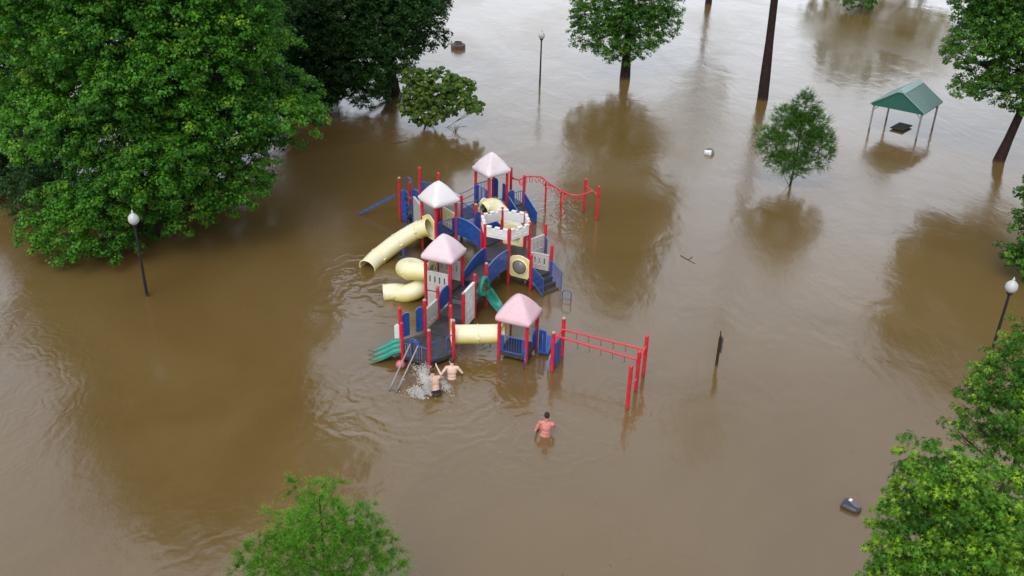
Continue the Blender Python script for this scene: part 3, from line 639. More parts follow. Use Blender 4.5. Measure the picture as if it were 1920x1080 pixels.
# arch ladder and corkscrew pole on the far left tower
A_, B_ = G(*S['A']), G(*S['B']); d = (B_-A_).normalized(); c0 = A_.lerp(B_, .50)-GV*.12; m = MB()
for wd in (.19,): m.tube([c0+d*-wd+Vector((0, 0, .2))]+[c0+d*(-wd*math.cos(a))+Vector((0, 0, 2.05+wd*1.2*math.sin(a))) for a in [math.pi*k/12 for k in range(13)]]+[c0+d*wd+Vector((0, 0, .2))], .026, 8)
m.tube([c0+d*(-wd*1.3*math.cos(a))+Vector((0, 0, 1.15+.22*math.sin(a)))-GV*.05 for a in [math.pi*k/12 for k in range(13)]], .02, 8)
m.build('arch_ladder', M['bluebar'], PS)
hp = at(762, 424, 0); m = MB(); m.tube([(hp.x, hp.y, -.8), (hp.x, hp.y, 1.15)], .025, 8)
m.tube([(hp.x+.13*math.cos(t*.5), hp.y+.13*math.sin(t*.5), -.2+t*.032) for t in range(44)], .016, 6); m.build('corkscrew_pole', M['bluebar'], PS)
hp = at(757, 484, 0); m = MB(); m.tube([(hp.x, hp.y, -.8), (hp.x, hp.y, .42)], .05, 10); m.build('slide_support', M['bluebar'], PS)
hp = at(760, 560, 0)
# steps beside the pink roofed tower
f4 = G(*S['F4']); r4 = G(*S['R4'])
p = at(1010, 655, .1); q = at(1023, 659, .1); m = MB(); m.slots(p, q, -.3, .92, .045, [(.42, .58, .35, .9)]); o = m.build('blue_panel', M['blue'], PS, .006)
m = MB(); m.tube([p+Vector((0, 0, .95)), q+Vector((0, 0, .80)), q+Vector((0, 0, .1))], .017, 8); m.build('edge_trim', M['bluepale'], o)
p = at(1017, 668, 0); q = at(1031, 640, .0); m = MB(); m.bar(Vector((p.x, p.y, .12)), Vector((q.x, q.y, .22)), .40, .06); m.build('step', M['blue'], PS, .01)
m = MB(); m.tube(bez([G(1.0, -.03, .66), at(985, 668, .62), at(983.5, 680, .45), at(983, 693, -.05)], 8), .02, 8); m.build('grab_bar', M['bluebar'], PS)
# wavy overhead track climber
rail = [G(*S['N1'], 1.62), at(972, 337, 1.28), at(985, 332, 1.28), at(1003, 330.5, 1.28), at(1017, 333, 1.28), at(1026, 341, 1.28), at(1040, 350, 1.28), at(1055, 359, 1.28), at(1070, 365, 1.28), at(1085, 366.5, 1.28), at(1098, 363.5, 1.28), at(1111, 357.5, 1.28)]
rp = bez(rail, 10); m = MB(); m.tube(rp, .034, 10)
m.tube(bez([G(*S['N2'], 1.45), at(972, 338, 1.28), G(*S['N1'], 1.55)], 8), .026, 8)
n3, n4 = at(1094.2, 397.8), at(1118.6, 413.2)
m.tube([Vector((n3.x, n3.y, 1.32)), at(1111, 357.5, 1.28), Vector((n4.x, n4.y, 1.25))], .028, 8); m.build('track_rail', M['redtube'], PS)
Nn = len(rp)
for i in range(14):
    v = rp[14+int(i*(Nn-22)/14)]; T = (rp[20]-rp[10]); m = MB(); sd_ = Vector((1, .25 if i % 2 else -.25, 0)).normalized()*.075
    m.tube(bez([v+Vector((0, 0, -.02)), v-sd_+Vector((0, 0, -.12)), v-sd_*.8+Vector((0, 0, -.26)), v+Vector((0, 0, -.31)), v+sd_*.8+Vector((0, 0, -.26)), v+sd_+Vector((0, 0, -.12)), v+Vector((0, 0, -.02))], 3), .014, 6)
    m.build('hand_ring', M['redtube'], PS)
post(0, 0, 1.63, xy=n3); post(0, 0, 1.66, xy=n4)
for bx, by, arm in ((1022.6, 396.7, [(1022.6, 345, 1.15), (1029, 347.5, 1.22), (1040, 350, 1.26)]), (1051.7, 412.5, [(1052.5, 378, .85), (1056, 366, 1.1), (1066, 363, 1.26)]), (1050.5, 389, [(1051, 368, .7), (1051, 362, .9), (1055, 359, 1.25)]), (1022, 377, [(1022, 356, .8), (1022, 347, 1.0), (1024, 341, 1.26)])):
    b0 = at(bx, by); m = MB(); c1 = at(*arm[1]); m.tube(bez([(b0.x, b0.y, -.8), (b0.x, b0.y, arm[0][2]), c1, at(*arm[2])], 8), .032, 8); m.build('track_support', M['redtube'], PS)

# ------------------------------------------------------------------ overhead ladder beside the pink roofed tower
OL = thing('overhead_ladder', at(1120, 690), 'red overhead ladder with hanging black hooks, to the right of the pink roofed tower', 'monkey bars')
ms = [at(1053.3, 671.1), at(1034.4, 698.1), at(1205.6, 706.3), at(1191.7, 734.6), at(1175.9, 767)]
for i, v in enumerate(ms): post(0, 0, (1.62, 1.59, 1.61, 1.58, 1.65)[i], OL, xy=v, cap=2 if i in (0, 1) else 1, r=.066)
m = MB(); zr = 1.24; up = lambda v, z: Vector((v.x, v.y, z))
m.tube([up(ms[0], zr), up(ms[1], zr-.06)], .035, 10); m.tube([up(ms[2], zr+.02), up(ms[3], zr)], .035, 10); m.build('cross_bar', M['redtube'], OL)
ra = (ms[0].lerp(ms[1], .12), ms[2].lerp(ms[3], .25)); rb = (ms[0].lerp(ms[1], .62), ms[2].lerp(ms[3], .97))
for a, b in (ra, rb):
    m = MB(); m.tube([up(a, zr), up(b, zr)], .036, 10); m.build('side_rail', M['redtube'], OL)
    for i in range(6):
        v = up(a.lerp(b, (.18 if a is ra[0] else .26)+.155*i*(.97 if a is ra[0] else .92)), zr); m = MB()
        m.tube(bez([v+Vector((0, 0, -.03)), v+Vector((0, 0, -.16)), v+Vector((.02, 0, -.22)), v+Vector((.0, .02, -.27)), v+Vector((-.03, 0, -.25))], 3), .010, 6); m.build('hook', M['hook'], OL)
m = MB(); m.tube([up(ms[3], .52), up(ms[4], .95)], .022, 8); m.build('chin_bar', M['steel'], OL)
p, q = ms[1].lerp(ms[0], .25), ms[1].lerp(ms[0], .80); m = MB(); m.slots(p, q, .02, 1.02, .05, [(.42, .58, .1, .9)]); m.build('blue_panel', M['blue'], OL, .006)
m = MB(); b0 = at(1027, 704, -.1); m.tube(bez([(b0.x, b0.y, -.3), at(1028, 692, .1), at(1030, 675, .42), at(1033, 664, .60), up(ms[1], .66)], 6), .034, 8); m.build('grab_bar', M['bluepale'], OL)

# ------------------------------------------------------------------ blue hoop standing in the water
hb = at(1062, 565.5); m = MB(); wd = .17
m.tube([hb+Vector((-wd, .05, -.6))]+[hb+Vector((-wd*math.cos(a), .05*math.cos(a), .34+.17*math.sin(a))) for a in [math.pi*k/12 for k in range(13)]]+[hb+Vector((wd, -.05, -.6))], .022, 10)
m.tube([hb+Vector((-wd, .05, .12)), hb+Vector((wd, -.05, .12))], .016, 8)
o = m.build('grab_hoop', M['bluebar']); tag(o, 'small blue steel hoop sticking out of the water beyond the stairs', 'hoop')

# red ball at the foot of the front left post
rb_ = at(751, 684, .10); m = MB(); m.ellip(rb_, (.17, .17, .17), 20, 14); o = m.build('ball', M['redball']); tag(o, 'faded pinkish red ball bobbing by the green triple slide', 'ball')
m = MB(); m.tube([rb_+Vector((.171*math.cos(a), .171*math.sin(a), 0)) for a in [2*math.pi*k/24 for k in range(24)]], .008, 6, closed=True); k = m.build('seam', M['redball'], o)

# ------------------------------------------------------------------ park lamps
def lamp(base, H_, label, lean=0):
    o = thing('street_lamp', base, label, 'street lamp', 'globe street lamps standing in the flood')
    b = Vector(base); m = MB()
    m.tube([b+Vector((0, 0, -.8)), b+Vector((0, 0, .2)), b+Vector((0, 0, H_-.55))], [.075, .06, .045], 12); m.build('pole', M['lamp_black'], o)
    m = MB(); m.tube([b+Vector((0, 0, z)) for z in (H_-.56, H_-.50, H_-.44, H_-.41)], [.05, .09, .12, .10], 14); m.build('collar', M['lamp_black'], o)
    m = MB(); zz = [-.43, -.36, -.26, -.14, -.05, .0, .03]; rr = [.09, .17, .205, .19, .12, .055, .03]
    m.tube([b+Vector((0, 0, H_+z)) for z in zz], rr, 20); m.build('globe', M['globe'], o)
    m = MB(); m.tube([b+Vector((0, 0, H_+z)) for z in (.03, .06, .09, .15)], [.035, .05, .028, .006], 10); m.build('finial', M['globe'], o)
lamp(at(276, 556), 3.5, 'black street lamp with white globe in front of the big left tree')
lamp(at(1012, 160), 3.45, 'distant black street lamp with white globe standing alone in open water')
lamp(at(1850, 690), 3.5, 'black street lamp with white globe between the two trees at the right edge')

# ------------------------------------------------------------------ picnic shelter
fr, fl, br_ = at(1717.5, 262), at(1629.5, 243), at(1748, 241); fr.z = fl.z = br_.z = 0
bl = fl+(br_-fr); cs = (fr+bl)/2
SH = thing('picnic_shelter', cs, 'small open shelter with a green metal gable roof on four thin posts', 'shelter')
ez = 1.62
for v in (fr, fl, br_, bl):
    m = MB(); m.bar(Vector((v.x, v.y, -.8)), Vector((v.x, v.y, ez)), .085, .085); m.build('post', M['galv'], SH)
    for w_ in (fr, fl, br_, bl):
        if w_ is v or (w_-v).length > (fr-bl).length*.99: continue
        d = (w_-v).normalized(); m = MB(); m.tube([v+Vector((0, 0, ez-.42)), v+d*.40+Vector((0, 0, ez-.02))], .025, 6); m.build('brace', M['galv'], SH)
X = (fr-fl).normalized(); Y = (br_-fr); Y = Y.normalized(); ov = .18; W_ = (fr-fl).length/2+ov; D_ = (br_-fr).length/2+ov; rz = ez+1.02
for sg in (-1, 1):
    a = cs+X*(sg*W_)-Y*D_+Vector((0, 0, ez-.02)); b = cs+X*(sg*W_)+Y*D_+Vector((0, 0, ez-.02)); c_ = cs+Y*D_+Vector((0, 0, rz)); d_ = cs-Y*D_+Vector((0, 0, rz))
    m = MB(); m.add([a, b, c_, d_, a-Vector((0, 0, .05)), b-Vector((0, 0, .05)), c_-Vector((0, 0, .05)), d_-Vector((0, 0, .05))], [(0, 1, 2, 3), (7, 6, 5, 4), (0, 4, 5, 1), (1, 5, 6, 2), (2, 6, 7, 3), (3, 7, 4, 0)])
    o = m.build('roof_slope', M['roofgreen'], SH)
    m = MB(); nr = 13
    for i in range(nr+1):
        t = i/nr; m.bar(a.lerp(b, t)+Vector((0, 0, .012)), d_.lerp(c_, t)+Vector((0, 0, .012)), .035, .035)
    m.build('roof_rib', M['ridge'], o)
m = MB(); m.add([cs-Y*(D_+.02)+X*(-.26)+Vector((0, 0, rz+.055-.26*1.04/W_)), cs-Y*(D_+.02)+Vector((0, 0, rz+.06)), cs-Y*(D_+.02)+X*.26+Vector((0, 0, rz+.055-.26*1.04/W_)), cs+Y*(D_+.02)+X*(-.26)+Vector((0, 0, rz+.055-.26*1.04/W_)), cs+Y*(D_+.02)+Vector((0, 0, rz+.06)), cs+Y*(D_+.02)+X*.26+Vector((0, 0, rz+.055-.26*1.04/W_))], [(0, 1, 4, 3), (1, 2, 5, 4), (0, 2, 1), (3, 4, 5)])
m.build('ridge_cap', M['ridge'], SH)
for sg in (-1, 1):
    m = MB(); e = cs+Y*(sg*(D_-.07)); m.add([e-X*(W_-.06)+Vector((0, 0, ez-.12)), e+X*(W_-.06)+Vector((0, 0, ez-.12)), e+X*(W_-.06)+Vector((0, 0, ez-.04)), e+Vector((0, 0, rz-.07)), e-X*(W_-.06)+Vector((0, 0, ez-.04))], [(0, 1, 2, 3, 4)]); o = m.build('gable', M['roofgreend'], SH)
    sm = o.modifiers.new('t', 'SOLIDIFY'); sm.thickness = .03
tb = at(1690, 237.5, .10); TBT = thing('picnic_table', tb, 'dark green picnic table top just above water under the shelter', 'picnic table')
u = (at(1702, 231, .1)-at(1680, 243, .1)); u.z = 0; u.normalize(); v_ = Vector((-u.y, u.x, 0))
m = MB(); 
for i in range(4): m.box(tb+v_*(-.30+.2*i), (1.35, .19, .05), (u, v_, Vector((0, 0, 1))))
m.build('table_top', M['tabletop'], TBT)
for sg in (-1, 1):
    m = MB(); m.box(tb+v_*(sg*.66)-Vector((0, 0, .16)), (1.35, .22, .045), (u, v_, Vector((0, 0, 1)))); m.build('bench', M['tabletop'], TBT)
    m = MB(); m.box(tb+u*(sg*.5)-Vector((0, 0, .42)), (.06, 1.3, .05), (u, v_, Vector((0, 0, 1)))); m.box(tb+u*(sg*.5)-Vector((0, 0, .40)), (.06, .06, .74), (u, v_, Vector((0, 0, 1)))); m.build('leg', M['tabletop'], TBT)

# ------------------------------------------------------------------ small things in the water
c = at(859, 90, 0); DR = thing('stone_planter', c, 'round brown ringed drum rising from the water by the dark trees', 'planter')
m = MB(); m.tube([c+Vector((0, 0, z)) for z in (-.6, .20, .29, .32)], [.52, .53, .50, .40], 28); m.build('body', M['drum'], DR)
m = MB(); m.tube([c+Vector((0, 0, z)) for z in (.32, .42, .45)], [.30, .30, .27], 24, cap=False); m.tube([c+Vector((0, 0, z)) for z in (.33, .45)], [.24, .24], 24, cap=False); m.build('rim', M['hook'], DR)
c = at(1328, 286, .10); TB = thing('floating_bin', c, 'small dark bin with a pale white side floating in open water', 'bin')
Zt = Vector((-.28, -.72, .64)).normalized(); X = Vector((.93, -.30, .12)); X = (X-Zt*X.dot(Zt)).normalized(); Yt = Zt.cross(X)
m = MB(); m.tube([c-Zt*.02+X*.05+Yt*.03, c-Zt*.22+X*.05+Yt*.03, c-Zt*.40+X*.05+Yt*.03], [.25, .26, .20], 8); m.build('body', M['plasticdark'], TB)
m = MB(); m.box(c+Zt*.0-X*.02-Yt*.02, (.37, .30, .035), (X, Yt, Zt)); m.build('panel', M['paper'], TB, .01)
c = at(1597, 950, .06); TB2 = thing('floating_bin', c, 'dark blue grey bin lying on its side in the water near the lower right tree', 'bin')
ax = (at(1613, 957, .05)-at(1582, 941, .05)); ax.z = 0; ax.normalize(); sd = Vector((-ax.y, ax.x, 0))
def shell(zz, seg=24):
    m = MB(); vs = []; 
    for t, r in zz:
        for k in range(seg):
            a = 2*math.pi*k/seg; vs.append(c+ax*t+sd*(r*math.cos(a))+Vector((0, 0, r*.62*math.sin(a))))
    fs = [(i*seg+k, i*seg+(k+1) % seg, (i+1)*seg+(k+1) % seg, (i+1)*seg+k) for i in range(len(zz)-1) for k in range(seg)]
    m.add(vs, fs, 0, True); return m
shell([(.27, .02), (.25, .13), (.16, .18), (.0, .21), (-.18, .215), (-.24, .22), (-.245, .19), (-.12, .17), (.04, .13), (.05, .01)]).build('body', M['plasticdark'], TB2)
m = MB(); m.ellip(c+ax*.05+sd*.03+Vector((0, 0, .085)), (.20, .11, .06), 20, 10, ax=(ax, sd, Vector((0, 0, 1)))); m.build('lid', M['plasticgrey'], TB2)
m = MB(); m.box(c-ax*.10+sd*.08+Vector((0, 0, .138)), (.09, .12, .012), (ax, sd, Vector((0, 0, 1)))); m.build('sticker', M['silver'], TB2, .004)
c = at(1343, 686); SP = thing('sign_post', c, 'dark wooden post with a narrow board seen edge on, standing alone in water', 'sign post')
m = MB(); m.bar(c+Vector((0, 0, -.8)), c+Vector((0, 0, 1.18)), .085, .085); m.tube([c+Vector((0, 0, 1.16)), c+Vector((-.02, 0, 1.42))], .02, 8); m.build('post', M['wood'], SP)
m = MB(); m.box(c+Vector((.085, .05, .86)), (.05, .20, .62)); m.build('board', M['hook'], SP, .005)
for pts, lab in (([(722, 270), (742, 268.5), (764, 264)], 'long thin stick afloat left of the play structure'), ([(1276, 479), (1290, 487), (1303, 494)], 'short bent stick afloat in the brown tree reflection')):
    m = MB(); P_ = [at(x, y, .01) for x, y in pts]; m.tube(bez(P_, 5), [.02]*6+[.014]*5, 6)
    m.tube([P_[1], P_[1]+Vector((.25, .30, .03))], .012, 5); o = m.build('floating_stick', M['stick']); tag(o, lab, 'stick', 'sticks afloat on the flood')
# specks of leaf litter and froth
rnd = random.Random(5); m = MB()
for i in range(700):
    if i % 2: x, y = rnd.uniform(0, 1920), rnd.uniform(150, 1080)
    else: cx, cy = rnd.choice([(1750, 480), (1200, 330), (450, 600), (1500, 820), (300, 900), (1080, 560), (760, 640)]); x, y = rnd.gauss(cx, 110), rnd.gauss(cy, 90)
    if y < 20: continue
    c = at(x, y, .004); a = rnd.uniform(0, 6.3); s_ = rnd.uniform(.012, .035); d = Vector((math.cos(a), math.sin(a), 0))*s_; e = Vector((-d.y, d.x, 0))*rnd.uniform(.3, .7)
    m.add([c-d, c+e, c+d+Vector((0, 0, .004)), c-e], [(0, 1, 2, 3)], 0 if rnd.random() < .62 else 1)
tag(m.build('floating_litter', [mat('pale_froth', (.36, .31, .22), .7), mat('dead_leaf', (.05, .03, .012), .8)]), 'scattered specks of dead leaves and froth on the water', 'litter', kind='stuff')

# ------------------------------------------------------------------ trees
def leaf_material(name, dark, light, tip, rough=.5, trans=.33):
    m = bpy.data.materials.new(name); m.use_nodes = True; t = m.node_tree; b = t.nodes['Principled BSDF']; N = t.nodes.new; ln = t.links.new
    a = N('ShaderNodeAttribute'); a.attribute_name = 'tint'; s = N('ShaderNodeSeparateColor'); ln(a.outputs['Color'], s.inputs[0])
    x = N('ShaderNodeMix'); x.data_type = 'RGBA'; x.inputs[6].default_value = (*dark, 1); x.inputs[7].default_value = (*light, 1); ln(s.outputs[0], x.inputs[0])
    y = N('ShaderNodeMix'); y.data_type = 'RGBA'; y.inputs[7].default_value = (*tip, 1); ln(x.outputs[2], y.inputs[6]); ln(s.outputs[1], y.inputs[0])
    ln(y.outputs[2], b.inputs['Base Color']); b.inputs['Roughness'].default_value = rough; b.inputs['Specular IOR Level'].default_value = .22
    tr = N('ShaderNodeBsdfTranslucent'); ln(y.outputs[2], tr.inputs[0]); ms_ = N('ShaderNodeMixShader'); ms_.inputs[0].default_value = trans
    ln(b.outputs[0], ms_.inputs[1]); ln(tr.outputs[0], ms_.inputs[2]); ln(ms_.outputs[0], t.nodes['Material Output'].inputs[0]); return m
LM = {
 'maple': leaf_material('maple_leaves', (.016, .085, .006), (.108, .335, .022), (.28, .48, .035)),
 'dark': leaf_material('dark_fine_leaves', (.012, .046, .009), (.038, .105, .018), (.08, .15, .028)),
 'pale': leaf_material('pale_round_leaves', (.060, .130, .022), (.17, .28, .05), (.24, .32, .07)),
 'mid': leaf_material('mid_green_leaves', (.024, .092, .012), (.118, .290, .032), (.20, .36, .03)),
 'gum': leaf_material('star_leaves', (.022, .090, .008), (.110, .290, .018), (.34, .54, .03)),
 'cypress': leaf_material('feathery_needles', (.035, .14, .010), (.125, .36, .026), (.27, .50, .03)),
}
def unit(v): return v/np.maximum(np.linalg.norm(v, axis=1, keepdims=True), 1e-9)
def leaf_mesh(name, C, Nn, T, size, shape, tint, material, parent, org):
    """C centres, Nn normals, T leaf axis, size (n,)"""
    B = unit(np.cross(Nn, T)); T = unit(np.cross(B, Nn)); s = size[:, None]; n = len(C)
    if shape == 'star':
        # five pointed lobes as one folded fan: 8 verts
        ang = np.radians([0, 38, 68, 104, 140, 180, 220, 256, 292, 322]); rad = np.array([.66, .17, .58, .14, .44, .12, .44, .14, .58, .17])
        P = [C+(T*math.cos(a)+B*math.sin(a))*s*r-Nn*s*(.10*r) for a, r in zip(ang, rad)]; k = 10
    elif shape == 'needle':
        P = [C+T*s*.5, C+B*s*.15, C-T*s*.5, C-B*s*.15]; k = 4
    elif shape == 'round':
        P = [C+T*s*.5, C+T*s*.22+B*s*.40-Nn*s*.08, C-T*s*.3+B*s*.36-Nn*s*.08, C-T*s*.5, C-T*s*.3-B*s*.36-Nn*s*.08, C+T*s*.22-B*s*.40-Nn*s*.08]; k = 6
    else:
        P = [C+T*s*.55, C+B*s*.36-Nn*s*.10, C-T*s*.40, C-B*s*.36-Nn*s*.10]; k = 4
    V = np.stack(P, 1).reshape(-1, 3)-np.array(org)
    me = bpy.data.meshes.new(name); me.vertices.add(n*k); me.vertices.foreach_set('co', V.astype(np.float32).ravel())
    me.loops.add(n*k); me.loops.foreach_set('vertex_index', np.arange(n*k, dtype=np.int32))
    me.polygons.add(n); me.polygons.foreach_set('loop_start', np.arange(0, n*k, k, dtype=np.int32)); 
    try: me.polygons.foreach_set('loop_total', np.full(n, k, dtype=np.int32))
    except Exception: pass
    me.update(); me.validate(verbose=False)
    at_ = me.color_attributes.new('tint', 'FLOAT_COLOR', 'POINT'); col = np.ones((n, 4), np.float32); col[:, :2] = tint; at_.data.foreach_set('color', np.repeat(col, k, 0).ravel())
    me.materials.append(material); o = bpy.data.objects.new(name, me); COL.objects.link(o); o.parent = parent; return o

def tree(name, label, base, trunk_r, lobes, leaf, spray, nper, kind='maple', shape='leaf', density=1.0, group=None, height=None, lean=None, seed=1, bark='bark', cat='tree', inner=.30, tips=.12, droop=.25, limbs=True, under=.35, sub=0, limb_r=1.0, sq=.85, limb_min=.08, core=.55):
    """lobes: list of (centre, (rx,ry,rz)); leaf size m, spray radius m, nper leaves a spray"""
    rng = np.random.default_rng(seed); base = Vector(base)
    o = thing(name, base, label, cat, group); org = tuple(base)
    # trunk with limbs to every lobe
    m = MB(); top = max((Vector(c)+Vector((0, 0, r[2]*.3)) for c, r in lobes), key=lambda v: v.z); height = height or top.z
    axis_top = Vector(((lean or top)[0], (lean or top)[1], height)); pr = random.Random(seed)
    def axis(t): 
        p = (base-Vector((0, 0, .85))).lerp(axis_top, t); k = math.sin(t*math.pi)*trunk_r*.8; return p+Vector((k*math.sin(seed), k*math.cos(seed), 0))
    m.tube([axis(i/12) for i in range(13)], [trunk_r*(1.25 if i == 0 else 1.12 if i == 1 else 1-.85*i/12) for i in range(13)], 14)
    if limbs:
        for c, r in lobes:
            c = Vector(c); tz = max(limb_min, min(.9, (c.z-r[2]*.8-(c-axis_top).to_2d().length*.35)/max(height, .1))); s_ = axis(tz)
            mid = s_.lerp(c, .5)+Vector((0, 0, -.06*(c-s_).length)); rr = trunk_r*(.42-.25*tz)*limb_r; pts = bez([s_, mid, c], 5)
            m.tube(pts, [rr*(1-.75*i/(len(pts)-1)) for i in range(len(pts))], 8)
            for j in range(5):
                q = c+Vector((pr.uniform(-1, 1)*r[0], pr.uniform(-1, 1)*r[1], pr.uniform(-.6, .9)*r[2]))*.8; a = pts[int(len(pts)*.6)]
                m.tube(bez([a, a.lerp(q, .5)+Vector((0, 0, -.1)), q], 4), [rr*.35*(1-.8*i/8) for i in range(9)], 6)
    m.build('trunk', M[bark], o)
    # spray centres on the lobes; big lobes break up into boughs
    if sub:
        nl = []
        for c, r in lobes:
            c = np.array(c, float); r = np.array(r, float); R_ = r.mean()
            if R_ < sub*1.3: nl.append((c, r)); continue
            ns = max(6, int(2.7*(R_/sub)**2)); i = np.arange(ns)+.5; ph = np.arccos(1-2*i/ns); th = math.pi*(1+5**.5)*i+rng.random()*6
            d = unit(np.stack([np.cos(th)*np.sin(ph), np.sin(th)*np.sin(ph), np.cos(ph)], 1)+rng.normal(0, .22, (ns, 3)))
            for v in d:
                if v[2] < -.55 and rng.random() > under: continue
                k = sub*rng.uniform(.55, 1.25); nl.append((c+v*(r-k*.55)*rng.uniform(.82, 1.14), np.array([k*1.08, k*1.08, k*sq])))
            nl.append((c, r*core))
        lobes = nl
    Cs, Os, Ls = [], [], []
    for c, r in lobes:
        lt = rng.normal(0, .17); l0 = len(Cs)
        c = np.array(c, float); r = np.array(r, float); area = 4*math.pi*((r[0]*r[1])**1.6/3+(r[0]*r[2])**1.6/3+(r[1]*r[2])**1.6/3)**(1/1.6)
        ns = max(6, int(area/(spray*1.55)**2*density)); i = np.arange(ns)+.5; ph = np.arccos(1-2*i/ns); th = math.pi*(1+5**.5)*i
        d = np.stack([np.cos(th)*np.sin(ph), np.sin(th)*np.sin(ph), np.cos(ph)], 1); d = unit(d+rng.normal(0, .10, d.shape))
        keep = (d[:, 2] > -.45) | (rng.random(ns) < under); d = d[keep]
        rad = 1+rng.normal(0, .11, len(d)); Cs.append(c+d*r*rad[:, None]); nn = unit(d/r); Os.append(nn)
        k = int(len(d)*inner); di = d[rng.integers(0, len(d), k)]; Cs.append(c+di*r*rng.uniform(.45, .85, k)[:, None]); Os.append(di)
        Ls.append(np.full(sum(len(x) for x in Cs[l0:]), lt))
    Cs = np.concatenate(Cs); Os = np.concatenate(Os); Ls = np.concatenate(Ls)
    dep = np.full(len(Cs), 9.)
    for c, r in lobes: dep = np.minimum(dep, np.linalg.norm((Cs-np.array(c))/np.array(r), axis=1))
    ok = (dep > .62) | (rng.random(len(Cs)) < .12); ok &= Cs[:, 2] > .12; Cs, Os, Ls = Cs[ok], Os[ok], Ls[ok]; n = len(Cs)
    # each spray: a small dome of leaves
    f = rng.uniform(.65, 1.25, n); sp = np.repeat(spray*f, nper); O = np.repeat(Os, nper, 0); K = np.repeat(Cs, nper, 0); N_ = n*nper
    up_ = np.array([0, 0, 1.]); axd = unit(O*.55+up_*.70)
    if shape == 'needle':
        # feathery fronds: leaflets in rows along drooping twigs
        nf = max(4, nper//16); fr = np.repeat(unit(Os*1.0+np.array([0, 0, .55])), nf, 0); fr = unit(fr+rng.normal(0, .55, fr.shape)); q = nper//nf; N_ = n*nf*q
        u = np.tile(np.linspace(0.05, 1, q), n*nf); sp = np.repeat(np.repeat(spray*f, nf)*rng.uniform(.7, 1.3, n*nf), q); D = np.repeat(fr, q, 0)
        side = unit(np.cross(D, up_+rng.normal(0, .25, D.shape))); sg = np.tile(np.where(np.arange(q) % 2 == 0, 1., -1.), n*nf)[:, None]
        C = np.repeat(np.repeat(Cs, nf, 0), q, 0)+D*(u*sp)[:, None]*1.5-up_*((u**2)*sp*droop)[:, None]
        T = unit(side*sg+D*.8); size = leaf*rng.uniform(.7, 1.2, N_)*(1.1-.55*u); C = C+T*(size*.5)[:, None]; Nn = unit(np.cross(T, D)*sg+rng.normal(0, .3, T.shape))
        outer = u**3
        ci = np.repeat(np.repeat(np.arange(n), nf), q)
    else:
        g = unit(rng.normal(0, 1, (N_, 3))); dd = (g*axd).sum(1, keepdims=True); g = g-axd*np.minimum(dd, 0)*1.75; g = unit(g)
        rr = rng.random(N_)**.45; C = K+g*(sp*rr)[:, None]*np.array([1, 1, .72])-axd*(sp*.25)[:, None]
        Nn = unit(g*.85+up_*.42+rng.normal(0, .34, g.shape)); T = unit(g+rng.normal(0, .5, g.shape)-up_*droop); size = leaf*rng.uniform(.50, 1.35, N_)
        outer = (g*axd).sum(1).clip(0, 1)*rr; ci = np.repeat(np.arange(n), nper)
    ok = C[:, 2] > .03
    bt = rng.beta(2, 2.2, n); tipb = (rng.random(n) < tips)*rng.uniform(.4, 1, n)
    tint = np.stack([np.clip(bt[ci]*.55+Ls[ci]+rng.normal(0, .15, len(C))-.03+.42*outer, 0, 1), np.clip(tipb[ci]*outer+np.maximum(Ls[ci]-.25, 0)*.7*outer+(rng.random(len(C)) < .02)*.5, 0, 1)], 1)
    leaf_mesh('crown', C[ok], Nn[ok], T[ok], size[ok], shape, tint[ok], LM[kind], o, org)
    return o, int(ok.sum())
tot = 0
def px_lobe(px, py, Y, rpx, ry=None, squash=.8):
    """ellipsoid whose centre shows at a pixel at distance Y; rpx radius in photo pixels"""
    c = atY(px, py, Y); s_ = FPX/((c-Vector((0, 0, CAM_H))).dot(_fw)); r = rpx/s_; return (tuple(c), (r, ry or r, r*squash))
def grow(n_, *a, **k):
    global tot
    o, c = tree(n_, *a, **k); tot += c; return o

